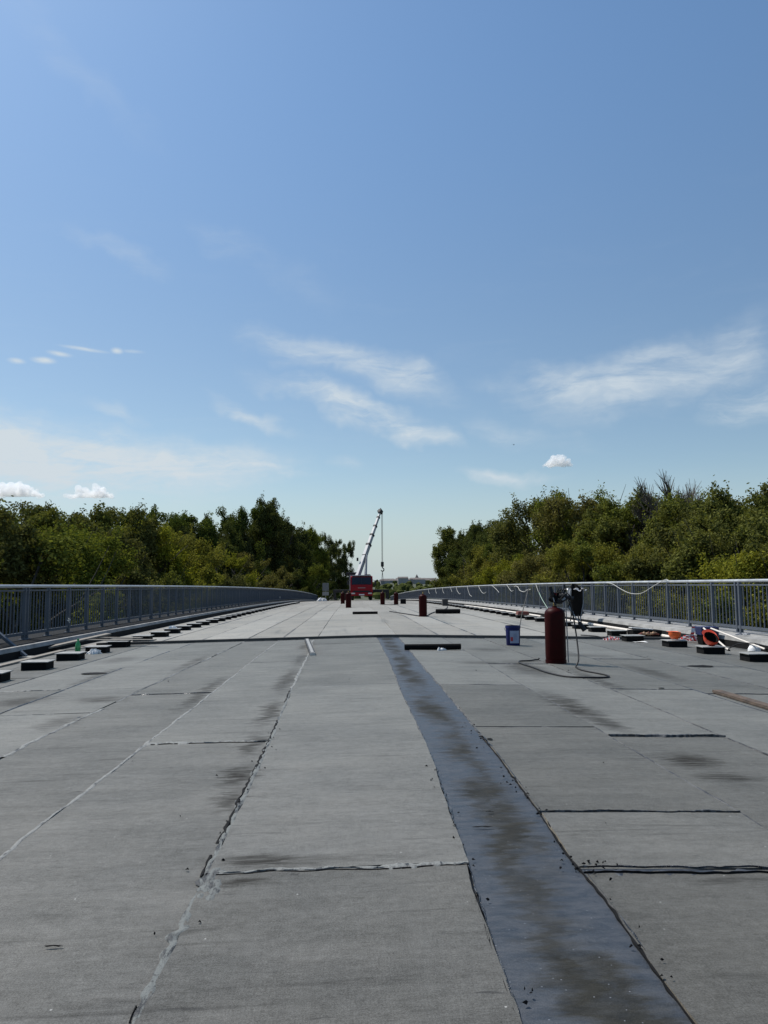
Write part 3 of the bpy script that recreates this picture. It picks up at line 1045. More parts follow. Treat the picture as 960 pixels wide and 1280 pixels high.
# ------------------------------------------------------------------ rolls of membrane
def membrane_roll(label, x, y, L, r, rz):
    root = thing('membrane_roll', label, 'membrane roll', on_deck(x, y, .010), rz, 'black membrane rolls lying on the deck')
    prof = []
    g = MB()
    n = 20
    for s in (-1, 1):
        pass
    prof = [(.035, -L / 2 + .02), (.04, -L / 2), (r, -L / 2 + .004), (r, L / 2 - .004), (.04, L / 2), (.035, L / 2 - .02)]
    g.lathe(prof, n, 0, 0, r, Matrix.Rotation(R(90), 3, 'Y'))
    g.build('roll', M_BLACK_ROLL, root, smooth=True, angle=30)
    t = MB()
    t.grid(6, 6, lambda u, v: (-L / 2 + .01 + (L - .02) * u, -r * .2 - (r * .95) * v, .004 + .004 * math.sin(v * 3 + u * 4) + (.05 * r) * v))
    t.build('loose_end', M_BLACK_ROLL, root)
    return root


membrane_roll('black membrane roll lying closest, just before the expansion joint, with white paper', 1.44, 13.85, 1.02, .052, R(0))
membrane_roll('thin black membrane roll lying alone in front of the crane', 0.52, 31.6, 1.03, .055, R(1.5))
membrane_roll('thick black membrane roll lying beside the lone red cylinder', 4.12, 33.1, 1.06, .10, 0)


def crumple(name, label, cat, x, y, sx, sy, sz, mat, seed, base=0.012, group=None):
    rnd = random.Random(seed)
    ph = [rnd.uniform(0, 6.28) for _ in range(6)]

    def fn(u, v):
        a, b = u * 2 * math.pi, v * math.pi / 2
        rr = 1 + .28 * math.sin(3 * a + ph[0]) + .22 * math.sin(7 * a + ph[1] + 3 * v) + .12 * math.sin(13 * a + ph[2] + 5 * v)
        zz = math.sin(b) * (1 + .3 * math.sin(5 * a + ph[3]) * (1 - v) * 2 + .25 * math.sin(9 * a + ph[4] + v * 6))
        return (sx * rr * math.cos(b), 0, 0) if False else (sx * rr * math.cos(b) * math.cos(a), sy * rr * math.cos(b) * math.sin(a), max(0, sz * zz))
    g = MB().grid(28, 8, fn)
    o = g.build(name, mat, None, loc=on_deck(x, y, base))
    return tag(o, label, cat, group)


crumple('wrapping_paper', 'crumpled white wrapping paper lying against the closest black roll', 'paper', 1.60, 13.72, .055, .04, .035, M_WHITE, 3)
crumple('wrapping_paper', 'flat strip of white paper in front of the closest black roll', 'paper', 1.53, 13.66, .03, .03, .05, M_WHITE, 8)

# ------------------------------------------------------------------ blue pail with stick
pail = thing('paint_pail', 'dark blue pail with pale label standing behind the cylinder, stick inside', 'pail', on_deck(3.15, 15.05), 0)
g = MB().lathe([(.128, 0), (.132, .01), (.143, .33), (.150, .335), (.150, .36), (.146, .385), (.140, .385), (.138, .33), (.126, .02), (0, .018)], 32)
g.build('body', M_BLUE, pail, smooth=True, angle=35)
g = MB().grid(10, 4, lambda u, v: ((.142 + .006 * v) * math.sin(R(-36 + 76 * u)), -(.142 + .006 * v) * math.cos(R(-36 + 76 * u)), .05 + .24 * v))
lb = g.build('label', M_LABEL, pail, smooth=True)
MB().grid(4, 3, lambda u, v: ((.1445 + .006 * v) * math.sin(R(-31 + 19 * u)), -(.1445 + .006 * v) * math.cos(R(-31 + 19 * u)), .09 + .08 * v)).build('red_print', M_LABELRED, lb)
g = MB()
for k in range(6):
    z0 = .115 + .022 * k
    g.grid(4, 1, lambda u, v: ((.1445 + .0007 * k) * math.sin(R(-8 + (30 - 3 * (k % 3)) * u)), -(.1445 + .0007 * k) * math.cos(R(-8 + (30 - 3 * (k % 3)) * u)), z0 + .006 * v))
g.build('print_lines', M_LABELINK, lb)
MB().tube([(.152 * math.cos(R(a)), .152 * math.sin(R(a)) * .5 + .09, .34 - .10 * abs(math.sin(R(a)))) for a in range(0, 181, 15)], .004, 6).build('handle', M_GREYMETAL, pail, smooth=True)
tag(MB().tube([(3.22, 15.05, zd(3.2, 15) + .05), (3.36, 15.15, zd(3.2, 15) + .62), (3.53, 15.25, zd(3.2, 15) + 1.12)], .009, 8).build('stir_stick', M_WOODGREY, None, smooth=True),
    'pale wooden stick leaning up out of the blue pail', 'stick')

# ------------------------------------------------------------------ ropes on the railing
RB = lambda y: zdeck(KR, y) + .215
X_R = 8.24


def rope(label, y0, pts, mat=None, r=.012):
    P = [(X_R - .02 * (i % 2), y0 + dy, RB(y0 + dy) + z) for i, (dy, z) in enumerate(pts)]
    return cable('rope', label, 'rope', P, r, mat or M_ROPE, 'white rope ends tied to the railing', 8, False)


HT = 1.12
GEN = 'short end of white rope hanging from the rail among several alike'
rope(GEN, 64.1, [(0, HT), (-.3, .95), (-.9, .72)], r=.013)
rope(GEN, 60.6, [(0, HT), (-.5, .85), (-1.6, .58), (-2.6, .60)], r=.013)
rope(GEN, 54.7, [(0, HT), (-.4, .85), (-1.0, .52), (-2.1, .40)], r=.013)
rope(GEN, 49.8, [(0, HT), (-.5, .92), (-1.3, .68), (-2.2, .64), (-2.8, .72)], r=.013)
rope(GEN, 45.2, [(0, HT), (-.8, 1.02), (-1.7, .84), (-2.4, .70)], r=.013)
rope(GEN, 41.1, [(0, HT), (-.5, 1.10), (-1.1, .90), (-1.7, .78), (-2.1, .82)], r=.012)
rope('wavy white rope end curling along the railing bars', 38.4, [(.4, 1.0), (0, 1.04), (-.5, .98), (-1.0, .82), (-1.8, .76), (-2.5, .84), (-3.2, .88)], r=.015)
rope('straight pale rope stretched from the rail down to the kerb', 34.2, [(0, HT), (-.5, .80), (-.55, .75)], r=.012)
rope('pale green rope slanting down to the kerb behind the near cylinder', 33.66, [(0, .75), (-.7, .42), (-1.6, .03)], M_GREENROPE, r=.012)
rope('long white rope sagging in a curve between two posts', 24.6, [(0, HT), (-.7, 1.06), (-1.4, .90), (-2.2, .79), (-3.0, .80), (-3.9, .99), (-4.7, 1.17), (-5.0, HT)], r=.009)
for y in (70, 76, 83):
    rope(GEN, y, [(0, HT), (-.5, .8), (-1.2, .6)], r=.013)
LB = lambda y: zdeck(KL, y) + .215
for lab, y, z, s in (('white rag tied low on the plain railing near two boards', 18.65, .30, .07), ('white rag on the far plain railing', 62.0, .10, .25), ('thin white rag strip standing on the plain railing', 72.0, .35, .12)):
    g = MB().grid(4, 8, lambda u, v: (.03 * math.sin(9 * v + u * 3), s * (u - .5) * (1 + .3 * math.sin(5 * v)), s * (1.6 if s != .25 else .6) * (v - .5)))
    tag(g.build('rag', M_WHITE, None, loc=(-6.745, y, LB(y) + z)), lab, 'rag')

# ------------------------------------------------------------------ tall bin by the railing
bn = thing('bin_stand', 'tall black bin on thin legs with crumpled grey plastic film over its rim', 'bin', on_deck(7.0, 23.8), 0)
MB().lathe([(0, .26), (.17, .28), (.185, .34), (.205, 1.08), (.215, 1.10), (.20, 1.11), (.18, .4)], 24).build('body', M_BLACK_ROLL, bn, smooth=True, angle=35)
for a in (35, 145, 270):
    x_, y_ = .17 * math.cos(R(a)), .17 * math.sin(R(a))
    MB().tube([(x_ * 1.35, y_ * 1.35, 0), (x_, y_, .32)], .018, 8).build('leg', M_DARKSTEEL, bn, smooth=True)
MB().tube([(.21, -.08, .78), (.05, -.24, .20), (.0, -.26, .02)], .010, 6).build('brace', M_GREYMETAL, bn, smooth=True)


def fnf(u, v):
    a = u * 2 * math.pi
    rr = .215 + .10 * (.5 + .5 * math.sin(a * 3 + .5)) + .03 * math.sin(a * 11)
    t = v
    return (rr * t * math.cos(a) + .03, rr * t * math.sin(a), 1.125 + .035 * math.sin(a * 4 + t * 5) - .03 * t + .02 * math.sin(a * 9) * t)


MB().grid(48, 6, fnf).build('plastic_film', M_GREYFILM, bn)


def fng(u, v):
    y = -.17 + .22 * u
    return (-.225 - .05 * math.sin(u * 9 + v * 2) - .04 * v, y - .08, 1.13 - .36 * v - .03 * math.sin(u * 14))


MB().grid(12, 8, fng).build('film_flap', M_GREYFILM, bn)
crumple('rubbish_bag', 'dark crumpled rubbish bag heaped on top of the tall bin', 'bag', 6.95, 23.8, .16, .15, .13, M_BLACK, 12, 1.13)

# ------------------------------------------------------------------ things along the roped railing
def hard_hat(label, loc, rot, mat):
    root = thing('hard_hat', label, 'hard hat', loc)
    root.rotation_euler = rot
    prof = []
    for i in range(9):
        a = i / 8 * math.pi / 2
        prof.append((.125 * math.cos(a) ** .75, .15 * math.sin(a) ** .9))
    inner = [(max(r - .006, 0), z - .006) for r, z in prof][::-1]
    o = MB().lathe(prof + inner, 28, cap=False).build('shell', mat, root, smooth=True, angle=60)
    for v in o.data.vertices:
        v.co.y *= 1.15
    MB().grid(20, 2, lambda u, v: ((.118 + .05 * v * math.sin(math.pi * u)) * math.cos(math.pi * u + math.pi), (.135 + .055 * v) * math.sin(math.pi * u + math.pi), -.004 - .012 * v)).build('brim', mat, root, smooth=True)
    lin = MB().lathe([(r * .90, z * .90 - .004) for r, z in prof], 28, cap=False).build('lining', M_BLACK, root, smooth=True)
    for v in lin.data.vertices:
        v.co.y *= 1.15
    g = MB()
    g.tube([(.108 * math.cos(R(a)), .124 * math.sin(R(a)), .02) for a in range(0, 361, 20)], .008, 6)
    g.build('headband', M_BLACK, root, smooth=True)
    MB().bar((0, -.10, .135), (0, .10, .135), .03, .03).build('ridge', mat, root, bevel=.008)
    return root


z1 = zd(6.42, 15.15) + .142
hard_hat('bright orange hard hat lying upside down on a plinth', (6.42, 15.15, z1 + .15), (R(180), 0, R(20)), M_ORANGE).scale = (.9, .9, .9)
z2 = zd(6.42, 13.62) + .142
hard_hat('dark orange hard hat tilted to show its inside on a plinth', (6.44, 13.62, z2 + .155), (R(-142), R(-8), R(10)), M_REDORANGE)
hard_hat('white hard hat lying on the deck by the kerb', on_deck(7.42, 14.0, .02), (0, R(10), R(70)), M_WHITE).scale = (.8, .8, .8)


def tape_heap(label, x, y, s, seed, tail=None):
    rnd = random.Random(seed)
    root = thing('barrier_tape', label, 'barrier tape', on_deck(x, y, .008))
    g = MB()
    for k in range(15):
        c = Vector((rnd.gauss(0, .35) * s, rnd.gauss(0, .22) * s, 0))
        pts = []
        rr = s * rnd.uniform(.25, .5)
        a0 = rnd.uniform(0, 6)
        tl = rnd.uniform(.3, 1.0)
        for i in range(15):
            a = a0 + i * .5
            pts.append(c + Vector((rr * math.cos(a), rr * math.sin(a) * .6, s * (.18 + .35 * tl * (.5 + .5 * math.sin(a * 1.3 + k))))))
        for i in range(14):
            p, q = pts[i], pts[i + 1]
            w = Vector((.0, .012, s * .11))
            g.add([p - w * .5, q - w * .5, q + w * .5, p + w * .5], [(0, 1, 2, 3)], (i + k) % 2)
    if tail:
        for i in range(len(tail) - 1):
            for seg in range(4):
                p = Vector(tail[i]).lerp(Vector(tail[i + 1]), seg / 4)
                q = Vector(tail[i]).lerp(Vector(tail[i + 1]), (seg + 1) / 4)
                w = Vector((.05, .02, 0))
                g.add([p - w, q - w, q + w, p + w], [(0, 1, 2, 3)], 0 if seg == 3 else 1)
    g.build('tape', [M_TAPERED, M_WHITE], root)
    return root


tape_heap('tangled heap of red and white barrier tape under a hanging white tail', 7.25, 16.3, .30, 5, [(-.02, 0, .06), (.06, 0, .22), (.10, .05, .34), (.17, .08, .36)])
tape_heap('small lump of red and white tape on the expansion joint', 5.62, 16.55, .19, 9)
cable('black_cable', 'short black cable curling from the small tape lump', 'cable', [(5.52, 16.5, 0), (5.38, 16.35, -.02), (5.28, 16.55, 0), (5.05, 16.9, 0)], .012, M_RUBBER)
tub = thing('plastic_tub', 'dark blue tub standing against the kerb with two tool handles', 'tub', on_deck(7.36, 15.75), 0)
MB().box(0, 0, .17, .30, .24, .34, taper=1.16).build('body', M_BLACK_ROLL, tub, bevel=.02)
MB().box(0, 0, .285, .366, .30, .17, taper=1.04).build('upper_band', M_DKBLUE, tub, bevel=.015)
for lab, a, b in (('short white tool handle leaning from the blue tub to a plinth', (7.20, 15.55, .36), (7.03, 14.2, .03)), ('long white tool handle leaning from the blue tub to the deck', (7.33, 15.5, .36), (7.38, 13.55, .10))):
    th = thing('wooden_tool', lab, 'tool handle', (0, 0, 0))
    A, B = Vector(a), Vector(b)
    A.z += zd(A.x, A.y)
    B.z += zd(B.x, B.y)
    MB().tube([A, B], .017, 8).build('shaft', M_STICK, th, smooth=True)
    MB().tube([B, B + (B - A).normalized() * .05], .02, 8).build('ferrule', M_BLACK, th, smooth=True)
cable('black_wire', 'thin black wire loop over the plinth next to the white hard hat', 'wire', [(6.60, 13.3, .0), (6.62, 13.0, .1), (6.66, 12.6, .14), (6.8, 12.4, .10), (7.1, 12.2, .02), (7.5, 12.0, -.05)], .009, M_RUBBER)
cr = thing('tool_crate', 'low black crate full of tan gloves and tools under a white board', 'crate', on_deck(6.98, 18.2), 0)
MB().box(0, 0, .08, .68, .40, .16, taper=1.03).build('box', M_BLACK, cr, bevel=.01)
for k in range(7):
    x_ = -.16 + .055 * k
    MB().tube([(x_ - .08, -.235, .06), (x_, -.25 - .01 * (k % 3), .09 + .02 * (k % 2)), (x_ + .09, -.235, .065 + .02 * (k % 3))], [.018, .026, .014], 7).build('tool', M_TAN if k % 3 else M_RUST, cr, smooth=True)
tag(MB().box(0, 0, .0, .52, .20, .018, Matrix.Rotation(R(5), 3, 'Y')).build('white_board', M_WHITE, None, loc=(6.88, 18.15, zd(6.9, 18.15) + .21)), 'thin white board lying across the tool crate', 'board')
tag(MB().grid(6, 3, lambda u, v: (.30 * (u - .5), .20 * (v - .5), .006 * math.sin(u * 5 + v * 3))).build('paper_sheet', M_WHITE, None, loc=on_deck(6.12, 16.25, .022), rot=(0, 0, .1)), 'sheet of white paper on the deck by a plinth', 'paper')
tag(MB().box(0, 0, .06, .44, .4, .12, taper=.9).build('rusty_box', M_RUST, None, bevel=.015, loc=(6.42, R_Y[11], zd(6.42, R_Y[11]) + .143)), 'rusty red box lying on a plinth beside the row', 'box')
pp = []
for k in range(30):
    y = 17.2 + k * .4
    x = 7.30 + .008 * (y - 17) + .02 * math.sin(k * .4)
    pp.append((x, y, zd(x, y) + .052))
tag(MB().tube(pp, .038, 10).build('white_pipe', M_STICK, None, smooth=True), 'long pale pipe lying on the deck along the kerb', 'pipe')
pp = []
for k in range(30):
    y = 29.8 + k * .7
    x = 7.36 + .02 * math.sin(k * .4)
    pp.append((x, y, zd(x, y) + .052))
tag(MB().tube(pp, .038, 10).build('white_pipe', M_STICK, None, smooth=True), 'farther length of pale pipe along the kerb below the white ropes', 'pipe')
crumple('plastic_scrap', 'bit of clear crumpled plastic on the kerb by the white hard hat', 'plastic', 7.85, 15.2, .12, .06, .04, M_GREYFILM, 22, .25)

# brown plank on the deck
pl = thing('plank', 'dark weathered brown plank lying alone on the deck', 'plank', on_deck(4.05, 7.0, .010), R(0))
MB().box(0, 0, .016, .10, 3.0, .028).build('board', M_WOODDARK, pl, bevel=.004)
MB().box(-.058, .0, .010, .010, 2.9, .018).build('edge_lath', M_WOODDARK, pl, bevel=.002)
# narrow batten by the pale seam
bt = thing('batten', 'narrow grey batten with pale sawn end lying by the expansion joint', 'batten', on_deck(-.82, 14.75, .010), R(5))
MB().box(0, 0, .03, .095, 3.3, .055).build('board', M_DARKSTEEL, bt, bevel=.005)
MB().box(0, -1.656, .03, .094, .014, .054).build('sawn_end', M_STICK, bt, bevel=.002)
MB().box(0, .0, .0585, .05, 3.2, .006).build('face_strip', M_PLATE, bt)

# ------------------------------------------------------------------ things along the plain railing
MG, tg, pg, og = new_mat('green_glass')
pg.inputs['Base Color'].default_value = (0.05, 0.42, 0.14, 1)
pg.inputs['Roughness'].default_value = 0.15
pg.inputs['Transmission Weight'].default_value = 0.55
ng = tg.noise(tg.n('ShaderNodeTexCoord').outputs['Object'], 25.0)
tg.t.links.new(tg.mix(ng, (0.03, 0.34, 0.10), (0.10, 0.55, 0.22)), pg.inputs['Base Color'])
bo = thing('bottle', 'green plastic bottle standing on the deck by the plain railing', 'bottle', on_deck(-4.98, 14.25), 0)
MB().lathe([(.040, 0), (.047, .01), (.048, .07), (.044, .085), (.048, .10), (.048, .20), (.038, .245), (.016, .285), (.015, .31)], 20).build('body', MG, bo, smooth=True, angle=50)
MB().lathe([(.018, .305), (.018, .33), (0, .331)], 14).build('cap', simple('green_cap', (.02, .25, .08), .4), bo, smooth=True)
crumple('plastic_bag', 'crumpled white plastic bag behind the green bottle', 'bag', -4.88, 14.85, .12, .07, .08, M_WHITE, 31)
for lab, x, y, rz, L, z in (('longer thin pale board laid across a plinth', -4.95, 16.6, R(82), 1.6, .155), ('shorter thin board resting on the longer board', -5.05, 16.9, R(75), 1.1, .18)):
    b_ = MB().box(0, 0, 0, .14, L, .022).build('board', M_WOODGREY, None, bevel=.003, loc=(x, y, zd(x, y) + z), rot=(0, 0, rz))
    tag(b_, lab, 'board')
tag(MB().box(0, 0, 0, .16, 2.0, .035).build('board', M_WOODGREY, None, bevel=.003, loc=(-5.85, 16.4, zd(-5.85, 16.4) + .15), rot=(R(6), 0, R(-28))), 'board propped against the kerb in the railing shade', 'board')
tag(MB().box(0, 0, 0, .13, 3.4, .03).build('board', M_WOODGREY, None, bevel=.003, loc=(-5.75, 14.0, zd(-5.75, 14.0) + .028), rot=(0, 0, R(1))), 'long board lying flat on the deck below the kerb', 'board')
# prop against the railing post
pr = thing('steel_prop', 'short dark steel prop leaning against a railing post', 'prop', on_deck(-6.0, 14.5), 0)
MB().bar((0, 0, .02), (-.72, .0, .62), .09, .05).build('shaft', M_RAIL, pr, bevel=.006)
MB().box(.03, 0, .012, .3, .22, .02).build('foot_plate', M_PLATE, pr, bevel=.004)
crumple('bucket_cover', 'small white plastic lid lying on a plinth beyond the joint', 'lid', -4.9, 21.24, .1, .07, .06, M_WHITE, 44, .142)
# flat dark scraps of felt
for k, (x, y, sx, sy) in enumerate([(-3.71, 11.31, .17, .10), (5.16, 11.31, .17, .12), (-1.0, 2.72, .028, .004), (0.70, 4.02, .02, .004), (3.55, 8.8, .03, .03), (0.62, 3.78, .05, .005), (1.03, 5.85, .02, .03)]):
    ring = [(sx * (1 + .2 * random.random()) * math.cos(b), sy * (1 + .3 * random.random()) * math.sin(b), .006 + .004 * random.random()) for b in [i * .5236 for i in range(12)]]
    o = MB().add(ring + [(0, 0, .012)], [(i, (i + 1) % 12, 12) for i in range(12)]).build('felt_scrap', M_BLACK, None, loc=on_deck(x, y, .010))
    tag(o, {0: 'flat dark patch of felt on the deck in front of the green bottle', 1: 'flat dark patch of felt on the deck beyond the brown plank', 2: 'tiny dark scrap at the bottom near the pale seam',
            3: 'small black scrap across the bluish strip', 4: 'small black scrap at the end of a dark cross seam', 5: 'thin torn black scrap on the bluish strip', 6: 'torn black scrap at the bluish strip edge'}[k], 'felt scrap')

# ------------------------------------------------------------------ truck crane
M_CRED = simple('crane_red', (0.25, 0.006, 0.011), 0.45, var=0.12, scale=3, dirt=(0.12, 0.008, 0.014), spec=.2)
M_CWHITE = simple('crane_white', (0.42, 0.43, 0.43), 0.5, var=0.15, scale=2, dirt=(.3, .3, .29))
M_GLASS, tq, pq, oq = new_mat('window_glass')
pq.inputs['Base Color'].default_value = (0.012, 0.014, 0.017, 1)
pq.inputs['Roughness'].default_value = 0.06
tq.t.links.new(tq.ramp(tq.noise(tq.n('ShaderNodeTexCoord').outputs['Object'], 2.0), .3, .7, .04, .12), pq.inputs['Roughness'])
M_CDARK = simple('crane_chassis', (0.02, 0.02, 0.02), 0.7, var=0.3)
M_LAMP = simple('lamp_glass', (0.55, 0.53, 0.50), 0.2, var=0.1)
CXX, CY = 1.05, 87.0
cz = zd(CXX, CY)
crane = thing('truck_crane', 'red truck crane parked on the deck with its white boom raised', 'truck crane', (CXX, CY, cz))
g = MB()
W2 = 1.25
prof = [(0, .55), (-.06, 1.2), (-.02, 1.75), (.35, 2.66), (.6, 2.76), (2.0, 2.76), (2.0, .55)]   # y, z
vs = [(-W2, y, z) for y, z in prof] + [(W2, y, z) for y, z in prof]
n = len(prof)
g.add(vs, [tuple(range(n)), tuple(range(n, 2 * n))[::-1]] + [(i, i + n, (i + 1) % n + n, (i + 1) % n) for i in range(n)])
g.build('cab', M_CRED, crane, bevel=.04)
ws = MB().add([(-1.12, -.035, 1.80), (1.12, -.035, 1.80), (1.08, .315, 2.62), (-1.08, .315, 2.62), (-1.12, .03, 1.78), (1.12, .03, 1.78), (1.08, .38, 2.60), (-1.08, .38, 2.60)],
              [(0, 1, 2, 3), (7, 6, 5, 4), (0, 4, 5, 1), (1, 5, 6, 2), (2, 6, 7, 3), (3, 7, 4, 0)])
wso = ws.build('windshield', M_GLASS, crane)
MB().bar((-.02, -.05, 1.82), (-.02, .30, 2.62), .05, .03).build('divider', M_CDARK, wso)
for s in (-1, 1):
    MB().bar((s * .55, -.06, 1.82), (s * .15, .06, 2.15), .03, .02).build('wiper', M_CDARK, wso)
MB().box(0, -.12, .72, 2.5, .22, .40).build('bumper', M_CRED, crane, bevel=.05)
MB().box(0, -.085, 1.42, .85, .03, .06).build('badge', M_GREYMETAL, crane)
MB().box(0, -.06, 1.02, 1.9, .03, .16).build('grille', M_CDARK, crane, bevel=.01)
MB().box(0, -.24, .66, .60, .02, .13).build('number_plate', M_WHITE, crane)
for s in (-1, 1):
    MB().box(s * .95, -.24, .80, .42, .05, .16).build('headlight', M_LAMP, crane, bevel=.03)
    MB().bar((s * 1.25, .25, 2.3), (s * 1.55, -.02, 2.2), .04, .04).build('mirror_arm', M_CDARK, crane)
    MB().box(s * 1.55, -.05, 1.98, .20, .10, .46).build('mirror', M_CDARK, crane, bevel=.03)
    MB().box(s * 1.245, .95, 2.12, .05, 1.0, .62).build('side_window', M_GLASS, crane)
wheel_m = MB().lathe([(.26, -.15), (.50, -.16), (.53, -.12), (.53, .12), (.50, .16), (.26, .15)], 28, rot=Matrix.Rotation(R(90), 3, 'Y')).mesh('wheel', M_RUBBER, True)
rim_m = MB().lathe([(.0, -.10), (.26, -.12), (.27, .12), (0, .10)], 20, rot=Matrix.Rotation(R(90), 3, 'Y')).mesh('rim', M_GREYMETAL, True)
for yy in (1.0, 4.6, 6.0):
    for s in (-1, 1):
        w = obj('wheel', wheel_m, crane, (s * 1.05, yy, .53))
        obj('rim', rim_m, w)
MB().box(0, 4.4, .88, 1.0, 8.2, .40).build('chassis', M_CDARK, crane, bevel=.02)
MB().box(0, 4.6, 1.22, 2.45, 5.0, .22).build('platform', M_CRED, crane, bevel=.03)
MB().box(0, .9, 2.80, 2.2, 1.2, .09).build('roof_panel', M_GREYMETAL, crane, bevel=.03)
MB().box(-.9, 2.95, 2.05, 1.0, 1.3, 1.9).build('operator_cab', M_GREYMETAL, crane, bevel=.06)
MB().box(-.55, 4.2, 2.35, 1.9, 2.2, 1.1).build('turret', M_CDARK, crane, bevel=.05)
MB().box(.80, 3.4, 2.60, .55, .8, .75).build('winch_housing', M_CDARK, crane, bevel=.05)
MB().box(-1.0, 3.0, 3.05, 1.5, 1.4, .34).build('counterweight', M_CDARK, crane, bevel=.04)
for yy in (3.4, 7.6):
    for s in (-1, 1):
        MB().bar((s * 1.1, yy, 1.02), (s * (3.25 if s > 0 else 3.3), yy, 1.02), .26, .30).build('outrigger_beam', M_CDARK, crane, bevel=.02)
        lg = MB().box(s * 3.15, yy, .60, .22, .22, 1.08).build('outrigger_leg', M_CDARK, crane, bevel=.02)
        MB().lathe([(.28, .02), (.28, .07), (.12, .10)], 16, s * 3.15, yy, 0).build('foot_pad', M_CDARK, lg)
# boom
base = Vector((.60 - CXX, 89.2 - CY, 1.9 - cz))
tip = Vector((3.50 - CXX, 94.0 - CY, 9.95 - cz))
d = tip - base
ux = Vector((0, 1, 0)).cross(d).normalized()
secs = [(0.0, .47, .50), (.47, .62, .42), (.62, .76, .36), (.76, .90, .30), (.90, .985, .24)]
pv = Vector((-.75, -1, 0.3))
for a, b, w in secs:
    bs = MB().bar(base + d * a, base + d * b, w * .85, w, upv=pv).build('boom_section', M_CWHITE, crane, bevel=.03)
    if b < .98:
        MB().bar(base + d * (b - .012), base + d * (b + .012), w * 1.02, w * 1.12, upv=pv).build('collar', M_CDARK, bs)
    if a == 0:
        MB().bar(base + d * .30 , base + d * .31, w * .95, w * 1.06, upv=pv).build('band', M_CDARK, bs)
MB().bar(base + d * .97, base + d * 1.02, .42, .55, upv=pv).build('boom_head', M_CDARK, crane, bevel=.04)
MB().bar(tip + Vector((-.40, 0, .05)), tip + Vector((.10, 0, .12)), .10, .10).build('aerial', M_CDARK, crane)
MB().box(tip.x + .02, tip.y, tip.z + .22, .12, .12, .35).build('sheave', M_CDARK, crane)
MB().tube([base + Vector((.95, 0, .15)), base + d * .34 + Vector((.12, -.35, -.1))], [.15, .10], 12).build('lift_cylinder', M_GREYMETAL, crane, smooth=True)
MB().bar(base + d * .22 + Vector((-.62, 0, .05)), base + d * .22 + Vector((-.62, 0, .45)), .22, .22).build('work_lamp', M_CDARK, crane, bevel=.03)
hx, hy = 3.69 - CXX, 94.0 - CY
g = MB()
for s in (-.06, .06):
    g.tube([(hx + s, hy, tip.z), (hx + s * .8, hy, 3.7 - cz)], .028, 6)
g.build('hoist_rope', M_DARKSTEEL, crane)
hb = MB().box(hx, hy, 3.42 - cz, .36, .26, .62).build('hook_block', M_CDARK, crane, bevel=.08)
MB().tube(smooth_path([(hx, hy, 3.12 - cz), (hx + .02, hy, 2.98 - cz), (hx + .18, hy, 2.85 - cz), (hx + .14, hy, 2.62 - cz), (hx - .06, hy, 2.58 - cz), (hx - .17, hy, 2.72 - cz)], 5), [.06] * 13 + [.07] * 8 + [.05] * 5, 8).build('hook', M_CDARK, hb, smooth=True)
g = MB()
for s in (-.18, .0, .18):
    g.tube([(hx, hy, 2.6 - cz), (hx + s, hy, .9 - cz)], .02, 5)
tag(g.build('lifting_sling', M_DARKSTEEL, None, loc=(CXX, CY, cz)), 'thin lifting slings hanging from the crane hook', 'sling')

# ------------------------------------------------------------------ far end of the bridge
M_SIGN = simple('sign_back', (0.16, 0.165, 0.16), 0.6, var=0.15)
sg = thing('road_sign', 'blank grey back of a road sign at the far end of the deck', 'road sign', on_deck(-3.75, 108))
MB().box(0, 0, 1.95, .9, .04, 1.10).build('plate', M_SIGN, sg, bevel=.02)
MB().tube([(0, .05, 0), (0, .05, 2.5)], .045, 8).build('post', M_GREYMETAL, sg, smooth=True)
MB().box(0, 0, 1.02, .9, .04, .50).build('lower_plate', M_PLATE, sg, bevel=.02)
crumple('sand_bag', 'low heap of white bags lying at the far end of the deck', 'bag', -3.7, 92, .55, .4, .34, M_WHITE, 51)
M_CARP = simple('car_paint', (0.34, 0.36, 0.38), 0.3, 0.3, var=0.08)
car = thing('parked_car', 'small grey car parked behind the far end of the plain railing', 'car', (-8.6, 136, zd(-6, 136) - .05), R(8))
g = MB()
for s in (1,):
    prof = [(-2.0, .35), (-2.05, .75), (-1.9, .85), (-1.0, .95), (-.5, 1.42), (.9, 1.45), (1.6, 1.0), (2.0, .92), (2.05, .4)]
    n = len(prof)
    g.add([(-.85, y, z) for y, z in prof] + [(.85, y, z) for y, z in prof], [tuple(range(n)), tuple(range(n, 2 * n))[::-1]] + [(i, i + n, (i + 1) % n + n, (i + 1) % n) for i in range(n)])
g.build('body', M_CARP, car, bevel=.06)
MB().add([(-.7, -.97, .98), (.7, -.97, .98), (.62, -.56, 1.38), (-.62, -.56, 1.38)], [(0, 1, 2, 3)]).build('windscreen', M_GLASS, car)
for yy in (-1.3, 1.3):
    for s in (-1, 1):
        MB().lathe([(.0, -.1), (.32, -.1), (.32, .1), (0, .1)], 18, s * .80, yy, .32, Matrix.Rotation(R(90), 3, 'Y')).build('wheel', M_RUBBER, car, smooth=True)

# ------------------------------------------------------------------ terrain
GZ = -8.0


def ground_mat():
    mt, t, p, o = new_mat('meadow')
    co = t.n('ShaderNodeNewGeometry').outputs['Position']
    a = t.noise(co, 0.05, 6.0, 0.65)
    b = t.noise(co, 1.3, 6.0, 0.7)
    c = t.mix(t.ramp(a, .35, .65), (0.030, 0.042, 0.014), (0.060, 0.058, 0.030))
    c = t.mix(t.ramp(b, .4, .7, 0, .7), c, (0.03, 0.04, 0.012))
    t.t.links.new(c, p.inputs['Base Color'])
    p.inputs['Roughness'].default_value = .9
    return mt


M_GROUND = ground_mat()
g = MB()
NX, NY = 60, 60


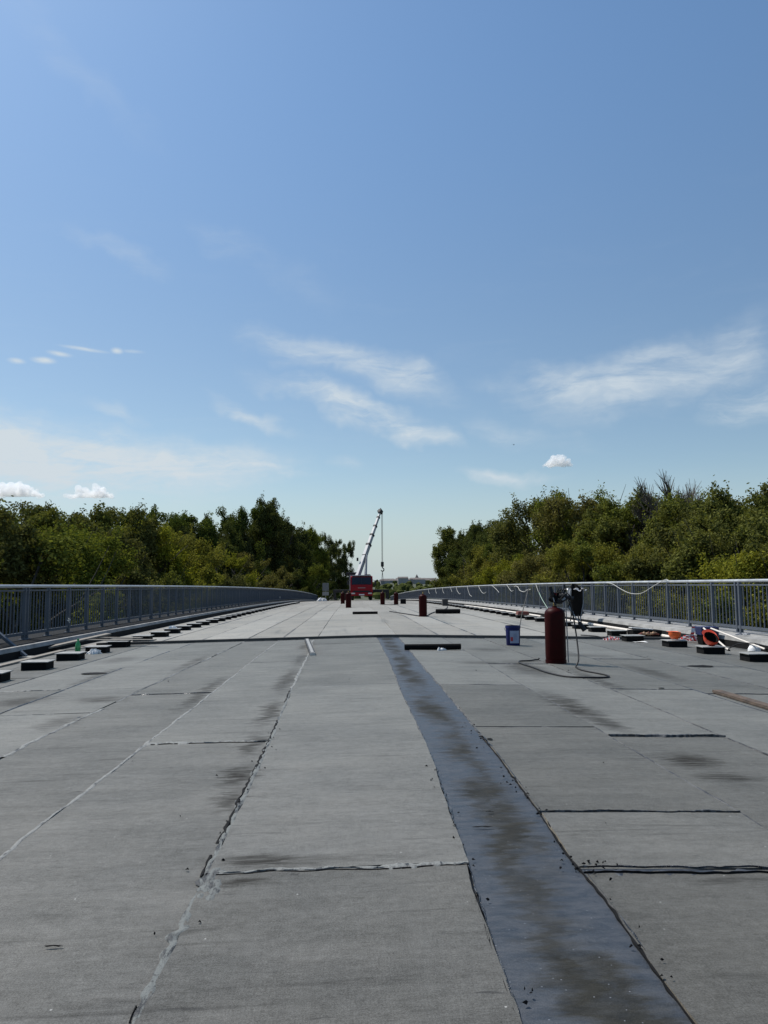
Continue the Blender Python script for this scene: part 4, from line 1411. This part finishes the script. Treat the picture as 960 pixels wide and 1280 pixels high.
def gfn(u, v):
    s = 2 * u - 1
    x = 5200 * (abs(s) ** 2.4) * (1 if s > 0 else -1)
    y = -600 + 6600 * v ** 2.0
    z = GZ + .25 * fnoise(x * .02 + y * .013, 2)
    # rise toward the town on the far hill
    t = min(1, max(0, (y - 700) / 800))
    z += (12.2 + 2.2 * fnoise(x * .0035, 4)) * t * t * (3 - 2 * t)
    return (x, y, z)


g.grid(NX, NY, gfn)
tag(g.build('terrain', M_GROUND, smooth=True), kind='structure')
# embankment that carries the road on from the bridge end
g = MB()
n = 24
for j in range(n + 1):
    y = 126 + j * 5
    zt = (zd(0, y) - .35) if y < 200 else zd(0, 200) - .35 - (y - 200) * .12
    zt = max(zt, GZ + .5)
    for x, z in ((-26, GZ - .3), (-12, zt - .1), (-7.2, zt), (9, zt), (14, zt - .1), (28, GZ - .3)):
        g.v.append((x, y, z if z < GZ else z - (.95 if -7.3 < x < 9.1 and y < 187 else 0)))
    if j:
        o = len(g.v) - 12
        for k in range(5):
            g.f.append((o + k, o + k + 1, o + 7 + k, o + 6 + k))
            g.mi.append(0)
g.f.append((0, 1, 2, 3, 4, 5))
g.mi.append(0)
tag(g.build('embankment', M_GROUND), kind='structure')

# ------------------------------------------------------------------ trees
def leaf_mat(name, c1, c2, c3):
    mt, t, p, o = new_mat(name)
    ge = t.n('ShaderNodeNewGeometry')
    rnd = ge.outputs['Random Per Island']
    orn = t.n('ShaderNodeObjectInfo').outputs['Random']
    big = t.noise(ge.outputs['Position'], 0.45, 3.0, 0.6)
    c = t.mix(rnd, c1, c2)
    c = t.mix(t.math('MULTIPLY', t.ramp(big, .42, .65), .7), c, c3)
    hs = t.n('ShaderNodeHueSaturation', ins={'Hue': t.ramp(orn, 0, 1, .485, .512, False), 'Saturation': t.ramp(orn, 0, 1, .85, 1.1, False), 'Value': t.ramp(orn, 0, 1, .82, 1.15, False), 'Color': c})
    d = t.n('ShaderNodeBsdfDiffuse', ins={'Color': hs.outputs[0]})
    tl = t.vmath('MULTIPLY', hs.outputs[0], (1.15, 1.15, .6))
    tr = t.n('ShaderNodeBsdfTranslucent', ins={'Color': tl})
    mx = t.n('ShaderNodeMixShader', ins={0: .30, 1: d.outputs[0], 2: tr.outputs[0]})
    t.t.links.new(mx.outputs[0], o.inputs[0])
    t.t.nodes.remove(p)
    return mt


ML_BROAD = leaf_mat('leaves_broad', (0.034, 0.046, 0.013), (0.195, 0.208, 0.050), (0.125, 0.128, 0.031))
ML_OLIVE = leaf_mat('leaves_olive', (0.056, 0.063, 0.013), (0.265, 0.255, 0.055), (0.190, 0.172, 0.036))
ML_DARK = leaf_mat('leaves_dark', (0.028, 0.038, 0.013), (0.118, 0.138, 0.042), (0.074, 0.084, 0.024))
M_BARK = simple('bark', (0.042, 0.036, 0.029), 0.9, var=0.4, scale=8)
M_TWIG = simple('bare_twigs', (0.105, 0.090, 0.072), 0.9, var=0.3, scale=8)


def tree_mesh(seed, style):
    rnd = np.random.default_rng(seed)
    pr_ = random.Random(seed)
    H = 10.0   # built 10 m tall, crown radius about 2.8 m, then scaled
    if style == 'poplar':
        rad, nl, ncl, per, z0, leaf, spread = 1.5, 13, 120, 270, .06, .075, .46
    elif style == 'bush':
        rad, nl, ncl, per, z0, leaf, spread = 4.2, 13, 170, 260, .02, .085, .55
    elif style == 'bare':
        rad, nl, ncl, per, z0, leaf, spread = 2.3, 16, 14, 30, .35, .07, .5
    elif style == 'willow':
        rad, nl, ncl, per, z0, leaf, spread = 3.5, 14, 170, 280, .06, .068, .45
    else:
        rad, nl, ncl, per, z0, leaf, spread = 3.1, 13, 160, 290, .08, .075, .44
    tr_ = MB()
    lean = Vector((pr_.uniform(-.04, .04), pr_.uniform(-.04, .04), 0))
    tp = [Vector((0, 0, -.3)), Vector((.03, 0, 1)), Vector((lean.x * 30 * .3, lean.y * 30 * .3, 4)), Vector((lean.x * 30 * .6, lean.y * 30 * .6, 7.2))]
    tr_.tube(tp, [.26, .2, .15, .06], 7)
    ends = []
    for k in range(nl):
        zb_ = 1.0 + 5.6 * k / nl
        a = k * 2.4 + pr_.uniform(-.5, .5)
        frac = (zb_ / 10)
        f = tp[1].lerp(tp[3], min(1, zb_ / 7.2))
        rr = rad * pr_.uniform(.7, 1.0) * (1 - .35 * frac)
        rise = pr_.uniform(1.4, 3.0) if style != 'poplar' else pr_.uniform(2.2, 3.6)
        e1 = Vector((f.x + rr * .5 * math.cos(a), f.y + rr * .5 * math.sin(a), zb_ + rise * .55))
        e2 = Vector((f.x + rr * math.cos(a), f.y + rr * math.sin(a), min(9.7, zb_ + rise)))
        tr_.tube([Vector((f.x, f.y, zb_)), e1, e2], [.085, .055, .02], 5)
        ends.append(e2)
        for b in range(2 if style != 'bare' else 14):
            a2 = a + pr_.uniform(-1.0, 1.0)
            s_ = e1.lerp(e2, pr_.uniform(0, .8))
            L_ = rad * pr_.uniform(.3, .6)
            q = s_ + Vector((L_ * math.cos(a2) * .6, L_ * math.sin(a2) * .6, L_ * pr_.uniform(.4, 1.3)))
            q.z = min(q.z, 9.95)
            tr_.tube([s_, s_.lerp(q, .5) + Vector((.05, .05, 0)), q], [.035, .022, .008], 4)
            if style == 'bare':
                for c_ in range(6):
                    q2 = q + Vector((pr_.uniform(-.4, .4), pr_.uniform(-.4, .4), pr_.uniform(.2, .8)))
                    q2.z = min(q2.z, 10.4)
                    tr_.tube([s_.lerp(q, pr_.uniform(.4, 1)), q2], [.02, .008], 3, cap=False)
            ends.append(q)
    # clump centres: limb ends plus a ragged shell
    cs = []
    ph = rnd.uniform(0, 6.28, 4)
    while len(cs) < ncl:
        if pr_.random() < .5:
            e = ends[pr_.randrange(len(ends))]
            c = np.array([e.x, e.y, e.z]) + rnd.normal(0, .38, 3)
        else:
            u = rnd.uniform(-1, 1)
            a = rnd.uniform(0, 2 * math.pi)
            zc = (z0 * H + H * .97) / 2
            hz = (H * .97 - z0 * H) / 2
            lob = 1 + .20 * math.sin(3 * a + ph[0] + 2 * u) + .16 * math.sin(5 * a + ph[1] - 4 * u) + rnd.normal(0, .08)
            if style == 'poplar':
                prof_ = (1 - u * u) ** .35 * (1 - .25 * u)
            else:
                prof_ = (1 - abs(u) ** 2.6) ** .5 * (1.0 + (-.12 * u))
            r_ = rad * prof_ * lob * (rnd.uniform(.45, 1.0) ** .5)
            c = np.array([lean.x * 18 + r_ * math.cos(a), lean.y * 18 + r_ * math.sin(a), zc + hz * u * (1 + .07 * math.sin(4 * a + ph[2]))])
        if style != 'bare':
            zc, hz = (z0 * H + H * .97) / 2, (H * .97 - z0 * H) / 2
            c[2] = min(c[2], 9.35)
            uu = min(1.0, abs((c[2] - zc) / hz))
            rmax = rad * (.25 + .75 * max(0.0, 1 - uu ** 2.6) ** .5) * 1.06
            rr_ = math.hypot(c[0], c[1])
            if rr_ > rmax:
                c[0] *= rmax / rr_
                c[1] *= rmax / rr_
        cs.append(c)
    cs = np.array(cs)
    if style != 'bare':
        dd = np.linalg.norm(cs[:, None, :] - cs[None, :, :], axis=2)
        keep = (dd < 1.15).sum(1) >= 5
        cs = cs[keep]
        ncl = len(cs)
    n = ncl * per
    cl_r = np.repeat(rnd.uniform(.6, 1.25, ncl), per) * spread
    ctr = np.repeat(cs, per, 0)
    if style != 'bare':
        ns, pl_ = 90, 40
        b0 = cs[rnd.integers(0, ncl, ns)]
        out_d = b0 - np.array([0, 0, 4.2])
        out_d /= np.linalg.norm(out_d, axis=1)[:, None] + 1e-6
        out_d = out_d + rnd.normal(0, .30, (ns, 3)) + np.array([0, 0, .22])
        ln_ = rnd.uniform(.30, .62, ns) * (spread / .44)
        tt = rnd.uniform(.2, 1.0, (ns, pl_))
        sp = b0[:, None, :] + out_d[:, None, :] * (ln_[:, None] * tt)[:, :, None] + rnd.normal(0, .10, (ns, pl_, 3))
        ctr = np.concatenate([ctr, sp.reshape(-1, 3)])
        cl_r = np.concatenate([cl_r, np.full(ns * pl_, .06)])
        n = len(ctr)
    dirs = rnd.normal(0, 1, (n, 3))
    dirs /= np.linalg.norm(dirs, axis=1)[:, None]
    rr = rnd.uniform(0, 1, n) ** .45 * 1.35
    pos = ctr + dirs * (rr * cl_r)[:, None] * np.array([1, 1, .72])
    if style == 'willow':
        pos[:, 2] -= np.abs(rnd.normal(0, .28, n))
    pos[:, 2] = np.maximum(pos[:, 2], .05)
    nrm = rnd.normal(0, 1, (n, 3)) * .75 + dirs * .7 + np.array([0, 0, .45])
    nrm /= np.linalg.norm(nrm, axis=1)[:, None]
    ref = rnd.normal(0, 1, (n, 3))
    t1 = np.cross(nrm, ref)
    t1 /= np.linalg.norm(t1, axis=1)[:, None]
    t2 = np.cross(nrm, t1)
    sz = leaf * rnd.uniform(.6, 1.35, n)[:, None]
    q = np.empty((n, 4, 3))
    q[:, 0] = pos - t1 * sz
    q[:, 1] = pos + t2 * sz * .55 + t1 * sz * .1
    q[:, 2] = pos + t1 * sz
    q[:, 3] = pos - t2 * sz * .55 - t1 * sz * .1
    me = bpy.data.meshes.new('crown')
    me.vertices.add(n * 4)
    me.vertices.foreach_set('co', q.reshape(-1))
    me.loops.add(n * 4)
    me.loops.foreach_set('vertex_index', np.arange(n * 4, dtype=np.int32))
    me.polygons.add(n)
    me.polygons.foreach_set('loop_start', np.arange(0, n * 4, 4, dtype=np.int32))
    me.polygons.foreach_set('loop_total', np.full(n, 4, dtype=np.int32))
    me.update(calc_edges=True)
    return tr_.mesh('trunk', M_TWIG if style == 'bare' else M_BARK, True, angle=70), me


LIB = {}
for style, cnt, mats in (('broad', 3, [ML_BROAD, ML_DARK]), ('willow', 3, [ML_OLIVE, ML_BROAD]), ('poplar', 3, [ML_DARK, ML_BROAD]), ('bush', 3, [ML_OLIVE, ML_BROAD]), ('bare', 2, [ML_BROAD, ML_OLIVE])):
    for k in range(cnt):
        tm, cm = tree_mesh(sum(map(ord, style)) * 10 + k, style)
        cm.materials.append(mats[0])
        for mi, mt in enumerate(mats):
            LIB[(style, k, mi)] = (tm, cm, mt)
NK = {'broad': 3, 'willow': 3, 'poplar': 3, 'bush': 3, 'bare': 2}
RAD = {'broad': 3.1, 'willow': 3.5, 'poplar': 1.5, 'bush': 4.2, 'bare': 2.3}
NAMEOF = {'broad': 'broadleaf_tree', 'willow': 'willow_tree', 'poplar': 'poplar_tree', 'bush': 'bush', 'bare': 'bare_tree'}
cnt_t = 0
UNIQUE = {}


def tree(x, y, h, style, mi, label, group, w=None, z=GZ):
    """h: height of the tree, w: crown width relative to the built one"""
    global cnt_t
    cnt_t += 1
    rnd = random.Random(cnt_t * 7 + 1)
    k = rnd.randrange(NK[style])
    tm, cm, lm = LIB[(style, k, mi)]
    s = h / 9.65
    sx = s * (w or 1.0) * rnd.uniform(.92, 1.1)
    root = thing(NAMEOF[style], label, 'bush' if style == 'bush' else 'tree', (x, y, z), rnd.uniform(0, 6.28), group)
    for nm, me in (('trunk', tm), ('crown', cm)):
        o = obj(nm, me, root)
        o.scale = (sx, sx, s)
        if nm == 'crown' and mi:
            o.material_slots[0].link = 'OBJECT'
            o.material_slots[0].material = lm
    return root


GL = 'trees beyond the plain railing'
GR = 'trees beyond the roped railing'
LBL = {('L', 'broad'): 'dense green broadleaf tree in the wood beyond the plain railing',
       ('L', 'willow'): 'yellowish green bushy tree low in the wood beyond the plain railing',
       ('L', 'poplar'): 'dark narrow poplar standing behind the wood beyond the plain railing',
       ('L', 'bush'): 'olive green bush at the foot of the wood beyond the plain railing',
       ('R', 'broad'): 'dense green broadleaf tree in the wood beyond the roped railing',
       ('R', 'willow'): 'olive green bushy tree in the wood beyond the roped railing',
       ('R', 'poplar'): 'dark narrow poplar at the far end of the wood beyond the roped railing',
       ('R', 'bush'): 'yellowish green bush below the wood beyond the roped railing'}
LT = [(-22.98, 46, 13.6, 'broad', 0), (-18.94, 40, 12.9, 'broad', 0), (-21.93, 50, 13.9, 'broad', 0), (-22.23, 58, 15.1, 'broad', 0), (-21.33, 62, 15.2, 'broad', 0), (-21.63, 70, 15.9, 'broad', 0),
      (-19.57, 72, 15.0, 'willow', 0), (-19.03, 78, 15.0, 'willow', 0), (-18.47, 88, 14.8, 'willow', 0), (-16.89, 112, 13.3, 'bush', 0), (-12.37, 108, 11.1, 'bush', 0),
      (-30.07, 100, 18.6, 'broad', 1), (-29.35, 104, 18.8, 'poplar', 0), (-28.5, 112, 19.6, 'broad', 1), (-26.07, 112, 18.6, 'broad', 1), (-24.31, 118, 19.6, 'poplar', 0), (-22.72, 124, 19.2, 'broad', 1), (-20.6, 140, 19.5, 'broad', 1), (-16.0, 150, 20.5, 'broad', 1), (-13.6, 158, 19.0, 'broad', 1), (-6.8, 210, 19.0, 'broad', 1),
      (-19.9, 136, 23.0, 'broad', 1), (-16.95, 142, 24.5, 'broad', 1), (-14.37, 146, 23.4, 'broad', 1), (-22.02, 132, 20.4, 'broad', 1),
      (-12.56, 162, 21.5, 'poplar', 0), (-11.0, 172, 21.0, 'poplar', 1), (-9.13, 185, 20.5, 'poplar', 1),
      (-9.04, 205, 16.4, 'broad', 1), (-4.88, 242, 15.8, 'broad', 1), (-17.66, 100, 13.3, 'bush', 0), (-17.24, 44, 12.4, 'willow', 1), (-17.2, 52, 12.5, 'broad', 0), (-21.0, 80, 14.0, 'broad', 0),
      (-24.5, 66, 15.0, 'broad', 1), (-26, 54, 15.0, 'broad', 1), (-15.0, 58, 10.5, 'bush', 1), (-14.6, 66, 10.5, 'bush', 0), (-14.5, 76, 10.5, 'bush', 1), (-14.0, 48, 10.0, 'bush', 1), (-13.8, 88, 10.0, 'bush', 1), (-13, 130, 11.5, 'bush', 1), (-10, 150, 12.5, 'bush', 1),
      (-18, 122, 15, 'broad', 1), (-25, 90, 15.5, 'broad', 1), (-15, 36, 11.5, 'bush', 1), (-24, 34, 13, 'broad', 0), (-13, 178, 17, 'broad', 1)]
UL = {(-16.95, 142): 'tallest dark tree, peak of the high clump beyond the plain railing', (-19.9, 136): 'tall dark tree forming the near shoulder of the high clump beyond the plain railing',
      (-14.37, 146): 'tall dark tree on the crane side of the high clump beyond the plain railing', (-22.23, 58): 'highest tree of the near wood, beyond the plain railing below the white clouds',
      (-12.56, 162): 'slender poplar just past the high clump, toward the crane', (-9.13, 185): 'slender poplar standing last before the twin trees by the crane',
      (-16.89, 112): 'pale olive bush in front of the high dark clump', (-12.37, 108): 'low olive bush just above the rail in front of the slender poplars',
      (-18.47, 88): 'yellowish green tree where the near wood slopes down toward the high clump'}
UR = {(26.5, 190): 'grey green bush at the far tip of the wood, nearest the town', (22.2, 172): 'dark poplar at the very end of the wood, nearest the crane hook',
      (31.13, 162): 'dark poplar where the far poplars meet the olive trees', (26.05, 92): 'highest olive tree of the wood, straight beyond the nearest cylinder',
      (24.48, 96): 'tall olive tree beside the highest one, on its far side', (24.72, 132): 'yellowish tree below the far poplars', (23.4, 142): 'yellow green bush just above the rail below the far poplars',
      (29.67, 74): 'olive tree just before the bare grey trees', (29.5, 62): 'green tree just behind the bare grey trees, on the near side', (29.52, 53): 'highest green tree at the near end of the wood beyond the roped railing'}
for (x, y, h, st_, mi) in LT:
    tree(x, y, h, st_, mi, UL.get((x, y)) or LBL[('L', st_)], GL, w=(.74 if st_ == 'broad' and h > 20 else .8 if st_ == 'broad' and h > 18.4 else None))
tree(-7.33, 232, 23.6, 'broad', 1, 'taller of the twin slender trees nearest the crane', GL, w=.50)
tree(-2.04, 236, 22.6, 'broad', 1, 'twin slender tree standing closest behind the crane boom', GL, w=.50)
RT = [(26.5, 190, 15.2, 'bush', 1), (22.2, 172, 21.2, 'poplar', 1), (24.43, 172, 21.2, 'broad', 1), (26.55, 168, 21.8, 'poplar', 0), (29.05, 166, 21.6, 'broad', 1), (31.13, 162, 22.2, 'poplar', 0), (24.2, 178, 20.5, 'broad', 1), (27.6, 158, 20.0, 'broad', 1),
      (23.4, 142, 14.4, 'bush', 0), (24.72, 132, 15.4, 'willow', 0), (25.43, 112, 16.6, 'willow', 0), (23.33, 106, 18.2, 'willow', 1), (24.48, 96, 19.8, 'willow', 1), (26.05, 92, 20.3, 'willow', 1), (27.01, 86, 18.6, 'willow', 0),
      (28.13, 82, 17.6, 'broad', 0), (29.14, 78, 17.7, 'broad', 0), (29.67, 74, 17.4, 'willow', 1),
      (29.5, 62, 15.8, 'broad', 0), (30.07, 60, 15.9, 'willow', 1), (29.63, 56, 15.9, 'broad', 0), (29.52, 53, 15.9, 'broad', 0), (29.66, 50, 15.3, 'broad', 0),
      (22.16, 58, 11.9, 'willow', 0), (23.59, 54, 12.7, 'broad', 0), (22.78, 48, 11.9, 'willow', 0), (23.71, 46, 12.3, 'broad', 0), (24.46, 44, 12.9, 'willow', 1), (25.76, 42, 13.0, 'broad', 0), (19.54, 66, 12.4, 'willow', 0), (20.36, 60, 12.0, 'broad', 0),
      (19.0, 76, 12.0, 'willow', 0), (19.5, 90, 12.0, 'willow', 0), (20.0, 104, 12.5, 'bush', 0), (19.8, 120, 12.5, 'willow', 0), (27, 120, 17.5, 'broad', 1), (27, 140, 18, 'broad', 1), (32, 100, 18, 'broad', 1), (24.5, 156, 16, 'broad', 1), (31.5, 66, 14.5, 'broad', 0), (32.5, 70, 14.5, 'broad', 0),
      (16.5, 50, 8.6, 'bush', 0), (16.8, 58, 8.6, 'bush', 1), (17.5, 42, 8.6, 'bush', 0), (16.5, 36, 8.4, 'bush', 0), (17, 68, 9, 'bush', 1), (21, 38, 10.5, 'willow', 0), (23, 34, 12, 'broad', 0), (17, 30, 8.5, 'bush', 1)]
for (x, y, h, st_, mi) in RT:
    tree(x, y, h, st_, mi, UR.get((x, y)) or LBL[('R', st_)], GR, w=(.62 if st_ == 'broad' and h > 19.9 else None))
for (x, y, h) in ((31.31, 74, 16.9), (31.77, 72, 17.6), (33.6, 74, 18.4)):
    tree(x, y, h, 'bare', 0, 'bare grey branched tree rising out of the green wood', GR)

# ------------------------------------------------------------------ far town on the hill
M_TWALL = simple('town_wall', (0.30, 0.29, 0.28), 0.85, var=0.15, scale=.2)
M_TROOF = simple('town_roof', (0.14, 0.12, 0.11), 0.85, var=0.3, scale=.2)
rt_ = random.Random(4)
for k in range(20):
    x, y = 50 + k * 6.5 + rt_.uniform(-4, 4), 1180 + rt_.uniform(-60, 120)
    L_, D_, H_ = rt_.uniform(9, 22), rt_.uniform(8, 12), rt_.uniform(3.5, 6.5)
    z0 = GZ + 7.0 + rt_.uniform(0, 2.5)
    b = thing('town_building', 'pale far building with grey roof on the hazy hill among others', 'building', (x, y, z0), rt_.uniform(-.3, .3), 'far buildings on the hill')
    MB().box(0, 0, H_ / 2 - 3, L_, D_, H_ + 6).build('wall', M_TWALL, b)
    g = MB().add([(-L_ / 2 - .4, -D_ / 2 - .4, H_), (L_ / 2 + .4, -D_ / 2 - .4, H_), (L_ / 2 + .4, D_ / 2 + .4, H_), (-L_ / 2 - .4, D_ / 2 + .4, H_), (-L_ / 2, 0, H_ + 2.2), (L_ / 2, 0, H_ + 2.2)],
                 [(0, 1, 5, 4), (2, 3, 4, 5), (1, 2, 5), (3, 0, 4), (3, 2, 1, 0)])
    g.build('roof', M_TROOF, b)
tw = thing('church_tower', 'tiny pointed tower on the far hill skyline', 'tower', (112, 1330, GZ + 10))
MB().box(0, 0, 2, 5, 5, 10).build('wall', M_TWALL, tw)
MB().lathe([(3.4, 7), (0.1, 13)], 6).build('spire', M_TROOF, tw)
g = MB()
for k in range(420):
    x = rt_.uniform(-500, 520)
    y = rt_.uniform(1080, 1420)
    zz = GZ + 8.0 + (y - 1080) / 340 * 3.4
    h = rt_.uniform(2.5, 5.5)
    if k % 3 == 0:
        y = rt_.uniform(420, 1000)
        x = rt_.uniform(-40, 130) * y / 1000 + 10
        zz = GZ + max(0, (y - 700) / 300 * 4)
        h = rt_.uniform(3, 6)
    w = rt_.uniform(4, 12)
    vs = []
    for a in range(7):
        vs.append((x + w * .5 * math.cos(a * .9) * rt_.uniform(.7, 1.1), y + w * .5 * math.sin(a * .9), zz - 4))
    for a in range(7):
        vs.append((x + w * .42 * math.cos(a * .9) * rt_.uniform(.6, 1.1), y + w * .42 * math.sin(a * .9), zz + h * rt_.uniform(.45, .8)))
    vs.append((x, y, zz + h))
    g.add(vs, [(a, (a + 1) % 7, 7 + (a + 1) % 7, 7 + a) for a in range(7)] + [(7 + a, 7 + (a + 1) % 7, 14) for a in range(7)])
tag(g.build('treeline', ML_DARK, smooth=True), 'far dark treeline along the hill', 'trees', kind='stuff')

# ------------------------------------------------------------------ small fair-weather clouds
MC = bpy.data.materials.new('cloud_vapour')
MC.use_nodes = True
MC.node_tree.nodes.clear()
tC = NT(MC.node_tree)
pv_ = tC.n('ShaderNodeVolumePrincipled', ins={'Color': (1, 1, 1, 1), 'Density': 0.085, 'Anisotropy': 0.35})
tC.n('ShaderNodeOutputMaterial', ins={'Volume': pv_.outputs[0]})


def cloud(label, x, y, z, w, h, seed, nb):
    rnd = random.Random(seed)
    g = MB()
    for k in range(nb):
        u = rnd.uniform(-1, 1)
        top_ = (1 - abs(u) ** 1.7) * rnd.uniform(.25, 1.0)
        r = h * rnd.uniform(.16, .30) * (1.1 - .6 * abs(u))
        c = Vector((u * w * .5, rnd.uniform(-.25, .25) * w, max(r * .5, top_ * (h - r))))
        prof = [(r * math.sin(a * math.pi / 8), -r * math.cos(a * math.pi / 8)) for a in range(9)]
        prof[0] = (1e-5, -r)
        prof[-1] = (1e-5, r)
        g.lathe(prof, 12, c.x, c.y, c.z)
    for k in range(6):
        u = -1 + 2 * (k + .5) / 6
        r = h * .34 * (1.05 - .5 * abs(u))
        g.lathe([(1e-5, 0)] + [(r * 1.5 * math.sin(a * math.pi / 8), r * .55 * (1 - math.cos(a * math.pi / 8))) for a in range(1, 8)] + [(1e-5, r * 1.1)], 12, u * w * .42, 0, 0)
    o = g.build('cumulus_cloud', MC, None, loc=(x, y, z))
    md = o.modifiers.new('remesh', 'REMESH')
    md.mode = 'VOXEL'
    md.voxel_size = h / 22
    return tag(o, label, 'cloud')


cloud('small white puffy cloud floating alone above the roped railing trees', 412, 1500, 230, 56, 30, 3, 40)
cloud('wide white puffy cloud low over the trees beyond the plain railing', -655, 1500, 171, 112, 34, 5, 60)
cloud('smaller white puffy cloud next to a wider one, low over the trees', -505, 1500, 169, 92, 30, 9, 50)

# ------------------------------------------------------------------ bird
bd = MB()
bd.lathe([(0, -.2), (.06, -.1), (.07, .05), (.03, .18), (0, .22)], 8, rot=Matrix.Rotation(R(-90), 3, 'X'))
bd.add([(0, .06, .02), (.42, -.02, .12), (.2, -.1, .05), (0, -.08, .02)], [(0, 1, 2, 3)])
bd.add([(0, .06, .02), (-.42, -.02, .12), (-.2, -.1, .05), (0, -.08, .02)], [(3, 2, 1, 0)])
tag(bd.build('bird', M_BLACK, None, loc=(24.0, 111, 21.4)), 'tiny dark bird gliding in the sky', 'bird')
